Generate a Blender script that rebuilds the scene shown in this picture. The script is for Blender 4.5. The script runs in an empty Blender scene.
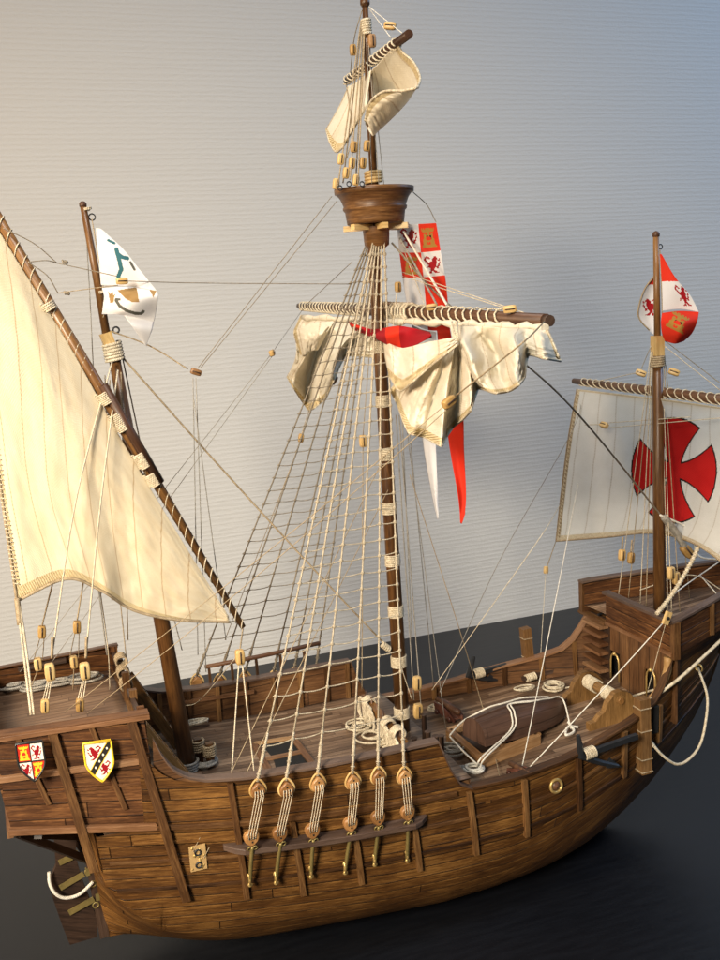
import bpy, math, random
from mathutils import Vector as V, Matrix, noise as NZ
random.seed(7)
R = math.radians
scn = bpy.context.scene
scn.unit_settings.system = 'METRIC'; scn.unit_settings.scale_length = 0.01   # one unit = one centimetre of the model
COL = scn.collection

# ------------------------------------------------------------------ camera (ship axes: X bow, Y port, Z up)
FPX, PITCH, ROLL, YAW = 1040.0, R(10.6), R(3.2), R(20)
CAM = V((-4.526, -75.425, 48.0))
fw = V((math.sin(YAW)*math.cos(PITCH), math.cos(YAW)*math.cos(PITCH), -math.sin(PITCH)))
r0 = V((math.cos(YAW), -math.sin(YAW), 0)); u0 = r0.cross(fw)
rt = r0*math.cos(ROLL)-u0*math.sin(ROLL); up = u0*math.cos(ROLL)+r0*math.sin(ROLL)
cam = bpy.data.cameras.new('camera'); co = bpy.data.objects.new('camera', cam); COL.objects.link(co)
co.matrix_world = Matrix(((rt.x, up.x, -fw.x, CAM.x), (rt.y, up.y, -fw.y, CAM.y), (rt.z, up.z, -fw.z, CAM.z), (0, 0, 0, 1)))
cam.sensor_fit = 'VERTICAL'; cam.sensor_height = 36; cam.lens = 36*FPX/960
cam.clip_start = .5; cam.clip_end = 2000
scn.camera = co
def at(a, b, x=None, y=None, z=None):          # measured point of the photo at a known real depth plane
    d = fw*FPX + rt*(a-360) - up*(b-480)
    if x is not None: t = (x-CAM.x)/d.x
    elif z is not None: t = (z-CAM.z)/d.z
    else: t = ((y or 0)-CAM.y)/d.y
    return CAM + d*t

# ------------------------------------------------------------------ helpers
def interp(x, xs, ys):
    if x <= xs[0]: return ys[0]
    for i in range(1, len(xs)):
        if x <= xs[i]:
            t = (x-xs[i-1])/(xs[i]-xs[i-1]); return ys[i-1]+(ys[i]-ys[i-1])*t
    return ys[-1]
def sinterp(x, xs, ys):                         # smooth (monotone-ish Catmull) interpolation
    if x <= xs[0]: return ys[0]
    if x >= xs[-1]: return ys[-1]
    n = len(xs)
    for i in range(1, n):
        if x <= xs[i]: break
    def sl(k):
        if k == 0: return (ys[1]-ys[0])/(xs[1]-xs[0])
        if k == n-1: return (ys[-1]-ys[-2])/(xs[-1]-xs[-2])
        a = (ys[k]-ys[k-1])/(xs[k]-xs[k-1]); b = (ys[k+1]-ys[k])/(xs[k+1]-xs[k])
        return 0 if a*b <= 0 else 2*a*b/(a+b)
    h = xs[i]-xs[i-1]; t = (x-xs[i-1])/h; m0, m1 = sl(i-1)*h, sl(i)*h
    return (2*t**3-3*t*t+1)*ys[i-1]+(t**3-2*t*t+t)*m0+(3*t*t-2*t**3)*ys[i]+(t**3-t*t)*m1
def cr(P, t):                                   # Catmull-Rom through list P (vectors), t in 0..1
    n = len(P)-1; f = min(max(t, 0), 1)*n; i = min(int(f), n-1); f -= i
    p1, p2 = P[i], P[i+1]
    p0 = P[i-1] if i > 0 else p1*2-p2
    p3 = P[i+2] if i+2 <= n else p2*2-p1
    return (p1*2+(p2-p0)*f+(p0*2-p1*5+p2*4-p3)*f*f+(p1*3-p0-p2*3+p3)*f**3)*.5
def curve(P, n): return [cr(P, i/n) for i in range(n+1)]

class MB:
    def __init__(s): s.v = []; s.f = []; s.uv = []; s.m = []; s.sm = []
    def face(s, idx, uv, m=0, smooth=False): s.f.append(idx); s.uv.append(uv); s.m.append(m); s.sm.append(smooth)
    def quad(s, pts, m=0, uv=None):
        b = len(s.v); s.v += [V(p) for p in pts]
        if uv is None:
            a = V(pts[1])-V(pts[0]); c = V(pts[2])-V(pts[1]) if len(pts) > 2 else a
            o = V(pts[0]); e1 = a.normalized(); nn = a.cross(c).normalized(); e2 = nn.cross(e1)
            if a.length < c.length: e1, e2 = e2, e1
            uv = [((V(p)-o).dot(e1)+o.x, (V(p)-o).dot(e2)+o.z) for p in pts]
        s.face(list(range(b, b+len(pts))), uv, m)
    def box(s, c, size, rot=None, m=0):
        c = V(c); h = [x/2 for x in size]; M = rot if rot else Matrix.Identity(3)
        ax = [M.col[i].normalized() if rot else V([1 if k == i else 0 for k in range(3)]) for i in range(3)]
        L = max(range(3), key=lambda i: size[i]); o = random.random()*20
        for i in range(3):
            j, k = (i+1) % 3, (i+2) % 3
            for sg in (1, -1):
                pts = []; uv = []
                for a, b in ((-1, -1), (1, -1), (1, 1), (-1, 1)):
                    if sg < 0: a, b = b, a
                    p = c+ax[i]*h[i]*sg+ax[j]*h[j]*a+ax[k]*h[k]*b
                    pts.append(p); cj, ck = h[j]*a, h[k]*b
                    if L == j: uv.append((cj+o, ck+o*3))
                    elif L == k: uv.append((ck+o, cj+o*3))
                    else: uv.append((cj*.3+o, ck+o*3))
                b0 = len(s.v); s.v += pts; s.face([b0, b0+1, b0+2, b0+3], uv, m)
    def beam(s, p0, p1, w, h, upv=(0, 0, 1), m=0, w1=None):
        p0, p1 = V(p0), V(p1); x = (p1-p0); L = x.length; x.normalize()
        y = V(upv).cross(x)
        if y.length < 1e-4: y = V((0, 1, 0)).cross(x)
        y.normalize(); z = x.cross(y)
        M = Matrix((x, y, z)).transposed()
        s.box((p0+p1)/2, (L, w, h), M, m)
    def tube(s, P, r, seg=8, m=0, cap=True, smooth=True, jitter=0):
        P = [V(p) for p in P]; n = len(P)
        rr = r if isinstance(r, (list, tuple)) else [r]*n
        T = [(P[min(i+1, n-1)]-P[max(i-1, 0)]).normalized() for i in range(n)]
        nrm = T[0].orthogonal().normalized(); b = len(s.v); L = 0; o = random.random()*30
        Ls = []
        for i in range(n):
            if i: L += (P[i]-P[i-1]).length
            Ls.append(L+o)
            nrm = (nrm-T[i]*nrm.dot(T[i]));
            if nrm.length < 1e-6: nrm = T[i].orthogonal()
            nrm.normalize(); bi = T[i].cross(nrm)
            for k in range(seg):
                a = 2*math.pi*k/seg
                s.v.append(P[i]+(nrm*math.cos(a)+bi*math.sin(a))*rr[i])
        for i in range(n-1):
            for k in range(seg):
                k2 = (k+1) % seg; c = 2*math.pi*max(rr[i], .02)
                s.face([b+i*seg+k, b+i*seg+k2, b+(i+1)*seg+k2, b+(i+1)*seg+k],
                       [(Ls[i], c*k/seg), (Ls[i], c*(k+1)/seg), (Ls[i+1], c*(k+1)/seg), (Ls[i+1], c*k/seg)], m, smooth)
        if cap:
            s.face([b+k for k in range(seg)][::-1], [(o+math.cos(6.28*k/seg)*rr[0], o+math.sin(6.28*k/seg)*rr[0]) for k in range(seg)], m)
            s.face([b+(n-1)*seg+k for k in range(seg)], [(o+math.cos(6.28*k/seg)*rr[0], o+math.sin(6.28*k/seg)*rr[0]) for k in range(seg)], m)
    def lathe(s, prof, o, axis=(0, 0, 1), seg=24, m=0, smooth=True):   # prof: (dist along axis, radius)
        o = V(o); a = V(axis).normalized(); n1 = a.orthogonal().normalized(); n2 = a.cross(n1); b = len(s.v); L = 0; Ls = []
        for i, (z, r) in enumerate(prof):
            if i: L += math.hypot(z-prof[i-1][0], r-prof[i-1][1])
            Ls.append(L)
            for k in range(seg):
                t = 2*math.pi*k/seg; s.v.append(o+a*z+(n1*math.cos(t)+n2*math.sin(t))*r)
        R_ = max(p[1] for p in prof)
        for i in range(len(prof)-1):
            for k in range(seg):
                k2 = (k+1) % seg
                u1, u2 = R_*6.28*k/seg, R_*6.28*(k+1)/seg
                s.face([b+i*seg+k, b+i*seg+k2, b+(i+1)*seg+k2, b+(i+1)*seg+k], [(u1, Ls[i]), (u2, Ls[i]), (u2, Ls[i+1]), (u1, Ls[i+1])], m, smooth)
    def torus(s, c, axis, Rm, r, seg=20, rs=6, m=0, arc=(0, 360), squash=1):
        c = V(c); a = V(axis).normalized(); n1 = a.orthogonal().normalized(); n2 = a.cross(n1)
        P = []
        for i in range(seg+1):
            t = R(arc[0]+(arc[1]-arc[0])*i/seg); P.append(c+n1*math.cos(t)*Rm+n2*math.sin(t)*Rm*squash)
        s.tube(P, r, rs, m, cap=(arc[1]-arc[0] < 359))
    def ball(s, c, r, m=0, seg=8, rings=5, sc=(1, 1, 1)):
        c = V(c); b = len(s.v)
        for i in range(rings+1):
            ph = math.pi*i/rings
            for k in range(seg):
                t = 2*math.pi*k/seg
                s.v.append(c+V((math.sin(ph)*math.cos(t)*r*sc[0], math.sin(ph)*math.sin(t)*r*sc[1], math.cos(ph)*r*sc[2])))
        for i in range(rings):
            for k in range(seg):
                k2 = (k+1) % seg
                s.face([b+i*seg+k, b+(i+1)*seg+k, b+(i+1)*seg+k2, b+i*seg+k2], [(k*r, i*r), (k*r, i*r+r), (k*r+r, i*r+r), (k*r+r, i*r)], m, True)
    def grid(s, G, UV=None, m=0, smooth=True, mf=None, flip=False):
        b = len(s.v); n = len(G); k = len(G[0])
        for row in G: s.v += [V(p) for p in row]
        for i in range(n-1):
            for j in range(k-1):
                q = [b+i*k+j, b+i*k+j+1, b+(i+1)*k+j+1, b+(i+1)*k+j]
                uv = [UV[i][j], UV[i][j+1], UV[i+1][j+1], UV[i+1][j]] if UV else [(0, 0)]*4
                if flip: q = q[::-1]; uv = uv[::-1]
                s.face(q, uv, mf(i, j) if mf else m, smooth)
    def prism(s, pts, off, m=0, m2=None):       # polygon extruded by vector off
        off = V(off); n = len(pts); pts = [V(p) for p in pts]
        s.quad(pts, m); s.quad([p+off for p in pts][::-1], m)
        for i in range(n): j = (i+1) % n; s.quad([pts[j], pts[i], pts[i]+off, pts[j]+off], m if m2 is None else m2)
    def build(s, name, mats, parent=None, bevel=0, solid=0, loc=None, kind=None):
        me = bpy.data.meshes.new(name)
        if loc is not None: vs = [v-V(loc) for v in s.v]
        elif parent is None or True: vs = s.v
        me.from_pydata([tuple(v) for v in vs], [], s.f)
        lay = me.uv_layers.new(name='UVMap'); flat = []
        for u in s.uv:
            for q in u: flat += [q[0], q[1]]
        lay.data.foreach_set('uv', flat)
        for mt in (mats if isinstance(mats, (list, tuple)) else [mats]): me.materials.append(mt)
        me.polygons.foreach_set('material_index', s.m); me.polygons.foreach_set('use_smooth', s.sm)
        me.update()
        o = bpy.data.objects.new(name, me); COL.objects.link(o)
        if loc is not None: o.location = loc
        if parent is not None:
            o.parent = parent
            if parent.name in WORLD: o.location = V(o.location)-WORLD[parent.name]
        WORLD[o.name] = V(loc) if loc is not None else V((0, 0, 0))
        if solid:
            md = o.modifiers.new('solid', 'SOLIDIFY'); md.thickness = solid; md.offset = 0
        if bevel:
            md = o.modifiers.new('bevel', 'BEVEL'); md.width = bevel; md.segments = 2; md.limit_method = 'ANGLE'; md.angle_limit = R(40)
        if kind: o['kind'] = kind
        return o
WORLD = {}
def empty(name, loc, label=None, cat=None, group=None, kind=None):
    o = bpy.data.objects.new(name, None); COL.objects.link(o); o.location = loc; WORLD[o.name] = V(loc)
    o.empty_display_size = 1
    tag(o, label, cat, group, kind); return o
def tag(o, label=None, cat=None, group=None, kind=None):
    if label: o['label'] = label
    if cat: o['category'] = cat
    if group: o['group'] = group
    if kind: o['kind'] = kind
    return o

# ------------------------------------------------------------------ materials
class NT:
    def __init__(s, name):
        s.mat = bpy.data.materials.new(name); s.mat.use_nodes = True; s.t = s.mat.node_tree; s.b = s.t.nodes['Principled BSDF']; s.out = s.t.nodes['Material Output']
    def n(s, typ, **k):
        x = s.t.nodes.new(typ)
        for a, b in k.items():
            if a in ('inp',):
                for i, v in b.items():
                    if hasattr(v, 'is_output') or isinstance(v, bpy.types.NodeSocket): s.t.links.new(v, x.inputs[i])
                    else: x.inputs[i].default_value = v
            else: setattr(x, a, b)
        return x
    def math(s, op, a, b=0.0, c=None, clamp=False):
        x = s.n('ShaderNodeMath', operation=op, use_clamp=clamp, inp={0: a, 1: b})
        if c is not None:
            if isinstance(c, bpy.types.NodeSocket): s.t.links.new(c, x.inputs[2])
            else: x.inputs[2].default_value = c
        return x.outputs[0]
    def uv(s):
        return s.n('ShaderNodeUVMap', uv_map='UVMap').outputs[0]
    def sep(s, v): x = s.n('ShaderNodeSeparateXYZ', inp={0: v}); return x.outputs
    def comb(s, x=0.0, y=0.0, z=0.0): return s.n('ShaderNodeCombineXYZ', inp={0: x, 1: y, 2: z}).outputs[0]
    def noise(s, vec, scale, detail=4, rough=.55, dist=0.0):
        return s.n('ShaderNodeTexNoise', inp={'Vector': vec, 'Scale': scale, 'Detail': detail, 'Roughness': rough, 'Distortion': dist}).outputs['Fac']
    def ramp(s, fac, stops):
        x = s.n('ShaderNodeValToRGB', inp={0: fac}); e = x.color_ramp.elements
        while len(e) < len(stops): e.new(.5)
        for q, (p, c) in zip(e, stops): q.position = p; q.color = (*c, 1) if len(c) == 3 else c
        return x.outputs[0]
    def mix(s, fac, a, b, blend='MIX'):
        x = s.n('ShaderNodeMix', data_type='RGBA', blend_type=blend)
        for i, v in ((0, fac), (6, a), (7, b)):
            if isinstance(v, bpy.types.NodeSocket): s.t.links.new(v, x.inputs[i])
            else: x.inputs[i].default_value = v if i == 0 else ((*v, 1) if len(v) == 3 else v)
        return x.outputs[2]
    def set(s, **k):
        for a, v in k.items():
            a = a.replace('_', ' ')
            if isinstance(v, bpy.types.NodeSocket): s.t.links.new(v, s.b.inputs[a])
            else: s.b.inputs[a].default_value = (*v, 1) if isinstance(v, tuple) and len(v) == 3 else v
    def bump(s, h, strength=.3, dist=.05):
        x = s.n('ShaderNodeBump', inp={'Height': h, 'Strength': strength, 'Distance': dist}); s.t.links.new(x.outputs[0], s.b.inputs['Normal']); return x

def wood(name, dark, mid, light, pw=None, pl=9.0, rough=.5, seam=.8, bump=.35, grain=1.0, vary=.35, spec=.35, edge_highlight=0):
    t = NT(name); uv = t.uv(); x, y, _ = t.sep(uv)
    if pw:
        row = t.math('FLOOR', t.math('DIVIDE', y, pw)); fr = t.math('FRACT', t.math('DIVIDE', y, pw))
        wn = t.n('ShaderNodeTexWhiteNoise', noise_dimensions='1D', inp={'W': row}).outputs[0]
        xs = t.math('ADD', t.math('DIVIDE', x, pl), t.math('MULTIPLY', wn, 7.3)); colm = t.math('FLOOR', xs); fx = t.math('FRACT', xs)
        pid = t.n('ShaderNodeTexWhiteNoise', noise_dimensions='2D', inp={'Vector': t.comb(row, colm)}).outputs[0]
        d = t.math('MULTIPLY', t.math('MINIMUM', fr, t.math('SUBTRACT', 1.0, fr)), pw)
        dx = t.math('MULTIPLY', t.math('MINIMUM', fx, t.math('SUBTRACT', 1.0, fx)), pl)
        dm = t.math('MINIMUM', d, dx)
        sm = t.n('ShaderNodeMapRange', inp={0: dm, 1: .012, 2: .055, 3: 0.0, 4: 1.0}).outputs[0]
    else:
        pid = t.n('ShaderNodeObjectInfo').outputs['Random']; sm = None
    gv = t.comb(t.math('MULTIPLY', x, .28), t.math('MULTIPLY', y, 4.2), t.math('MULTIPLY', pid, 31.0))
    g1 = t.noise(gv, 1.1*grain, 6, .62, .5); g2 = t.noise(t.comb(t.math('MULTIPLY', x, .9), t.math('MULTIPLY', y, 17.0), t.math('MULTIPLY', pid, 9.0)), 1.3*grain, 3, .6)
    big = t.noise(t.comb(x, y, 3.0), .22, 3, .5)
    f = t.math('ADD', t.math('MULTIPLY', g1, .62), t.math('MULTIPLY', g2, .38))
    f = t.math('ADD', f, t.math('MULTIPLY', t.math('SUBTRACT', pid, .5), vary)); f = t.math('ADD', f, t.math('MULTIPLY', t.math('SUBTRACT', big, .5), .35))
    c = t.ramp(f, [(.28, dark), (.52, mid), (.76, light)])
    st = t.n('ShaderNodeMapRange', inp={0: t.noise(t.comb(t.math('MULTIPLY', x, .12), t.math('MULTIPLY', y, .9), 7.0), 1.0, 4, .65), 1: .50, 2: .72, 3: 0.0, 4: .42}).outputs[0]
    c = t.mix(st, c, tuple(q*.55 for q in dark))
    if edge_highlight:  # bright strip along each plank's upper edge: highlight painted into the colour
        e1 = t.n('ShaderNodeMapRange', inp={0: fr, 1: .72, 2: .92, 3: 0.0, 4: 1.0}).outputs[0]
        hl_mask = t.n('ShaderNodeMapRange', inp={0: t.noise(t.comb(t.math('MULTIPLY', x, .5), t.math('MULTIPLY', y, 2.5), 1.0), 1.3, 4, .6), 1: .44, 2: .62, 3: 0.0, 4: edge_highlight}).outputs[0]
        c = t.mix(t.math('MULTIPLY', e1, hl_mask), c, tuple(min(1, q*1.35) for q in light))
    if sm: c = t.mix(t.math('MULTIPLY', t.math('SUBTRACT', 1.0, sm), seam), c, tuple(q*.18 for q in dark))
    h = t.math('MULTIPLY', f, .5)
    if sm: h = t.math('ADD', h, sm); h = t.math('ADD', h, t.math('MULTIPLY', pid, .5))
    t.bump(h, bump, .06)
    rg = t.math('ADD', t.math('MULTIPLY', g2, .25), rough-.12)
    t.set(Base_Color=c, Roughness=rg, Specular_IOR_Level=spec); return t.mat
M = {}
M['hull'] = wood('hull_wood', (.022, .0073, .0019), (.105, .044, .0105), (.31, .152, .040), pw=.86, pl=38, rough=.56, vary=.14, bump=.9, seam=.7, spec=.22, grain=1.9, edge_highlight=.55)
M['castle'] = wood('castle_wood', (.014, .0047, .0018), (.078, .030, .010), (.25, .112, .038), pw=1.05, pl=40, rough=.55, vary=.12, bump=.7, edge_highlight=.5, spec=.22, grain=1.5)
M['bulwark'] = wood('bulwark_wood', (.030, .012, .005), (.12, .055, .022), (.25, .13, .055), pw=1.5, pl=40, rough=.5, vary=.12)
M['deck'] = wood('deck_wood', (.08, .046, .027), (.20, .125, .077), (.35, .24, .155), pw=.52, pl=7, rough=.42, vary=.3, seam=.55, bump=.25)
M['castle_deck'] = wood('castle_deck_wood', (.09, .050, .028), (.21, .127, .078), (.36, .24, .155), pw=.55, pl=9, rough=.45, vary=.25, seam=.5, bump=.25)
M['frame'] = wood('frame_wood', (.022, .009, .003), (.085, .037, .012), (.24, .125, .045), rough=.48, grain=1.3, bump=.4)
M['rail'] = wood('rail_wood', (.07, .028, .012), (.19, .092, .042), (.33, .19, .10), rough=.42, bump=.3)
M['dark'] = wood('dark_wood', (.012, .0065, .0045), (.042, .023, .015), (.09, .055, .038), rough=.5, bump=.3)
M['channel'] = wood('channel_wood', (.030, .018, .013), (.078, .048, .035), (.15, .10, .075), rough=.45, bump=.3)
M['mast'] = wood('mast_wood', (.042, .016, .005), (.135, .060, .018), (.28, .14, .045), rough=.36, bump=.22, spec=.5)
M['mast_dark'] = wood('mast_dark_wood', (.025, .011, .006), (.075, .034, .018), (.15, .075, .038), rough=.42, bump=.22)
M['nest'] = wood('nest_wood', (.085, .036, .012), (.27, .135, .048), (.46, .27, .11), pw=None, rough=.42, bump=.3)
M['pale'] = wood('pale_wood', (.30, .18, .06), (.55, .37, .15), (.75, .56, .28), rough=.42, bump=.2)
M['block'] = wood('block_wood', (.28, .16, .05), (.52, .33, .12), (.72, .50, .22), rough=.38, bump=.2)
M['deadeye'] = wood('deadeye_wood', (.16, .07, .022), (.33, .16, .055), (.50, .28, .11), rough=.38, bump=.2)
M['tray'] = wood('tray_wood', (.16, .075, .028), (.32, .175, .075), (.5, .31, .16), rough=.45, bump=.2)
M['cheek'] = wood('cheek_wood', (.09, .045, .015), (.25, .135, .045), (.45, .27, .11), rough=.5, grain=2.0, bump=.4)
M['post'] = wood('post_wood', (.05, .024, .009), (.15, .075, .026), (.30, .17, .07), rough=.5, grain=1.6, bump=.4)
M['boat'] = wood('boat_wood', (.05, .026, .018), (.08, .044, .031), (.12, .07, .05), pw=.9, pl=60, rough=.42, vary=.08, seam=.5, bump=.3)
M['cannon'] = wood('carriage_wood', (.04, .013, .009), (.11, .042, .028), (.2, .09, .06), rough=.35, bump=.2)

def rope(name, c1, c2, rough=.85):
    t = NT(name); x, y, _ = t.sep(t.uv())
    w = t.math('SINE', t.math('ADD', t.math('MULTIPLY', x, 46.0), t.math('MULTIPLY', y, 30.0)))
    n = t.noise(t.comb(x, y, 0.0), 3.0, 3)
    f = t.math('ADD', t.math('MULTIPLY', w, .12), n)
    t.set(Base_Color=t.ramp(f, [(.3, c1), (.7, c2)]), Roughness=rough, Specular_IOR_Level=.2); t.bump(w, .5, .03); return t.mat
M['rope'] = rope('cream_rope', (.38, .31, .21), (.76, .68, .52))
M['rope_shroud'] = rope('shroud_rope', (.28, .235, .165), (.60, .52, .39))
M['rope_tan'] = rope('tan_rope', (.22, .165, .10), (.48, .38, .25))
M['rope_grey'] = rope('grey_rope', (.19, .175, .15), (.40, .375, .33))
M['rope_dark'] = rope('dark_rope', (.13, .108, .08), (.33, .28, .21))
M['rope_white'] = rope('white_rope', (.6, .57, .5), (.85, .82, .74))

def cloth(name, c1, c2, seam=None, seam_col=(.45, .3, .15), period=3.0, trans=.35, weave=26, rough=.9, stain=.5, bump=.35):
    t = NT(name); uv = t.uv(); x, y, _ = t.sep(uv)
    n = t.noise(t.comb(x, y, 0.0), .35, 5, .6); n2 = t.noise(t.comb(x, y, 5.0), 7.0, 3, .7)
    f = t.math('ADD', t.math('MULTIPLY', n, .6), t.math('MULTIPLY', n2, .4))
    c = t.ramp(f, [(.32, c1), (.66, c2)])
    fl = t.n('ShaderNodeMapRange', inp={0: t.noise(t.comb(x, y, 8.0), 4.5, 5, .75), 1: .63, 2: .72, 3: 0.0, 4: .45*stain}).outputs[0]
    c = t.mix(fl, c, tuple(q*.45 for q in c1))
    if seam:
        wob = t.math('MULTIPLY', t.math('SUBTRACT', t.noise(t.comb(0.0, y, 1.0), .6, 2), .5), .25)
        d = t.math('ABSOLUTE', t.math('SUBTRACT', t.math('FRACT', t.math('DIVIDE', t.math('ADD', x, wob), period)), .5))
        d = t.math('MULTIPLY', d, period)
        mk = t.n('ShaderNodeMapRange', inp={0: d, 1: .02, 2: .10, 3: seam, 4: 0.0}).outputs[0]
        st = t.math('MULTIPLY_ADD', t.math('SINE', t.math('MULTIPLY', y, 22.0)), .25, .75)
        c = t.mix(t.math('MULTIPLY', mk, st), c, seam_col)
    wv = t.math('MULTIPLY', t.math('SINE', t.math('MULTIPLY', x, weave)), t.math('SINE', t.math('MULTIPLY', y, weave)))
    n3 = t.noise(t.comb(x, y, 2.0), 11.0, 3, .7)
    t.bump(t.math('ADD', t.math('MULTIPLY', wv, .4), t.math('MULTIPLY', n3, 1.2)), bump, .06)
    t.set(Base_Color=c, Roughness=rough, Specular_IOR_Level=.15)
    tr = t.n('ShaderNodeBsdfTranslucent', inp={0: c}); mx = t.n('ShaderNodeMixShader', inp={0: trans, 1: t.b.outputs[0], 2: tr.outputs[0]})
    t.t.links.new(mx.outputs[0], t.out.inputs[0]); return t.mat
def hem(name, c1, c2):
    t = NT(name); x, y, _ = t.sep(t.uv())
    w = t.math('ABSOLUTE', t.math('SINE', t.math('MULTIPLY', t.math('ADD', x, y), 15.0))); n = t.noise(t.comb(x, y, 0.0), 5.0, 4)
    t.set(Base_Color=t.ramp(t.math('ADD', t.math('MULTIPLY', w, .3), t.math('MULTIPLY', n, .7)), [(.3, c1), (.66, c2)]), Roughness=.9, Specular_IOR_Level=.1); t.bump(w, .8, .08)
    tr = t.n('ShaderNodeBsdfTranslucent', inp={0: (*c2, 1)}); mx = t.n('ShaderNodeMixShader', inp={0: .2, 1: t.b.outputs[0], 2: tr.outputs[0]})
    t.t.links.new(mx.outputs[0], t.out.inputs[0]); return t.mat
M['canvas_warm'] = cloth('warm_canvas', (.80, .67, .45), (.91, .82, .63), seam=.85, seam_col=(.50, .30, .12), period=3.1, trans=.28)
M['canvas'] = cloth('cream_canvas', (.80, .72, .56), (.93, .88, .76), seam=.6, seam_col=(.45, .30, .15), period=2.2, trans=.28)
M['canvas_white'] = cloth('white_canvas', (.80, .79, .74), (.92, .91, .87), seam=.5, seam_col=(.46, .38, .28), period=2.15, trans=.5)
M['hem'] = hem('sail_hem', (.52, .36, .15), (.88, .75, .48))
M['hem_white'] = hem('sail_hem_pale', (.45, .36, .22), (.82, .74, .58))
def silk(name, c): return cloth(name, tuple(q*.9 for q in c), c, stain=.1, trans=.3, weave=30, rough=.65, bump=.12)
M['silk'] = silk('white_silk', (.84, .83, .84)); M['silk_red'] = silk('red_silk', (.80, .045, .02)); M['red_dark'] = silk('crimson_print_and_shade', (.42, .012, .02))
M['gold_print'] = silk('gold_print', (.48, .27, .06)); M['black_print'] = silk('black_print', (.012, .012, .012)); M['teal_print'] = silk('teal_print', (.045, .16, .19))
M['tan_print'] = silk('tan_print', (.40, .25, .10)); M['cross_red'] = cloth('cross_red', (.48, .010, .012), (.62, .02, .02), trans=.25); M['grey_print'] = silk('olive_print', (.13, .13, .11))
def plain(name, c, rough=.5, metal=0, spec=.5, nz=.15):
    t = NT(name); tc = t.n('ShaderNodeTexCoord').outputs['Object']; n = t.noise(tc, 2.5, 4)
    t.set(Base_Color=t.ramp(n, [(.3, tuple(q*(1-nz) for q in c)), (.7, tuple(min(1, q*(1+nz)) for q in c))]), Roughness=rough, Metallic=metal, Specular_IOR_Level=spec)
    t.bump(t.noise(tc, 9.0, 4), .15, .03); return t.mat
M['brass'] = plain('brass', (.55, .38, .14), .35, .55); M['brass_old'] = plain('old_brass', (.26, .20, .07), .45, .5); M['iron'] = plain('black_iron', (.022, .024, .028), .45, .3)
M['p_red'] = plain('paint_red', (.62, .03, .015), .35); M['p_white'] = plain('paint_white', (.80, .76, .66), .35); M['p_yellow'] = plain('paint_yellow', (.85, .55, .03), .35)
M['p_black'] = plain('paint_black', (.02, .018, .016), .4); M['void'] = plain('opening_shade', (.006, .005, .004), .9)  # void: near-black that paints the shade inside holes and openings
M['copper'] = plain('copper_foil', (.70, .46, .20), .35, .35)

# ------------------------------------------------------------------ setting
ZT = -1.9
def wall_mat():
    t = NT('wallpaper'); tc = t.n('ShaderNodeTexCoord').outputs['Object']; x, y, z = t.sep(tc)
    a = t.noise(t.comb(t.math('MULTIPLY', x, .10), 0.0, t.math('MULTIPLY', z, 1.25)), 1.0, 3, .5)
    ph = t.math('ADD', t.math('MULTIPLY', z, 10.2), t.math('MULTIPLY', a, 8.0)); w = t.math('SINE', ph)
    w = t.math('POWER', t.math('MULTIPLY_ADD', w, .5, .5), 1.6)
    b = t.noise(t.comb(t.math('MULTIPLY', x, .8), 0.0, t.math('MULTIPLY', z, 2.4)), 1.2, 3, .6)
    c = t.noise(t.comb(x, 0.0, z), 3.2, 3, .6)
    h = t.math('ADD', t.math('MULTIPLY', w, .42), t.math('ADD', t.math('MULTIPLY', b, 1.1), t.math('MULTIPLY', c, .8)))
    t.bump(h, .36, .12); t.set(Base_Color=(.56, .56, .545), Roughness=.75, Specular_IOR_Level=.3); return t.mat
def table_mat():
    t = NT('desk_lacquer'); tc = t.n('ShaderNodeTexCoord').outputs['Object']; x, y, z = t.sep(tc)
    n = t.noise(t.comb(t.math('MULTIPLY', x, .15), y, 0.0), 2.0, 4); c = t.ramp(n, [(.3, (.0045, .005, .007)), (.7, (.007, .008, .011))])
    t.set(Base_Color=c, Roughness=t.math('MULTIPLY_ADD', n, .12, .33), Specular_IOR_Level=.36); t.bump(t.noise(tc, 5.0, 4), .05, .02); return t.mat
m = MB(); m.box((60, 56.3+2, 120), (900, 4, 300)); w_ = m.build('wall', wall_mat()); tag(w_, 'pale ribbed wallpaper wall behind the ship', 'wall', kind='structure')
m = MB(); m.box((60, -90, ZT-2), (900, 292, 4)); t_ = m.build('table_surface', table_mat(), bevel=.3); tag(t_, 'dark satin table top the ship stands on', 'table', kind='structure')

# ================================================================== the ship
SHIP = empty('model_ship', (25, 0, ZT), 'wooden scale model of a three masted carrack with rope rigging', 'model ship')
def Bp(X): return sinterp(X, [-7, -5.5, 0, 4, 10, 20, 30, 35, 40, 45, 50, 54, 56.5, 57.5], [7.3, 7.76, 8.4, 8.8, 9.35, 9.75, 9.8, 9.6, 8.85, 7.4, 5.2, 3.0, 1.3, .2])
def Xb(z): return sinterp(z, [-1.8, 0, 1.5, 5, 8.5, 13.5, 17], [43.5, 47.2, 49.3, 52.7, 55.3, 57.5, 58.3])
def Xs(z): return -.07*z
def Zw(X): return sinterp(X, [-6, -2.6, 3.5, 9.2, 16.5, 21, 25.7, 31, 35, 39, 43, 47, 58], [14.0, 13.5, 12.55, 11.75, 11.0, 10.65, 10.4, 10.3, 10.65, 11.35, 11.9, 12.6, 15.2])
def Zk(X): return max(-1.8, -.07*max(X, 0))
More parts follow.
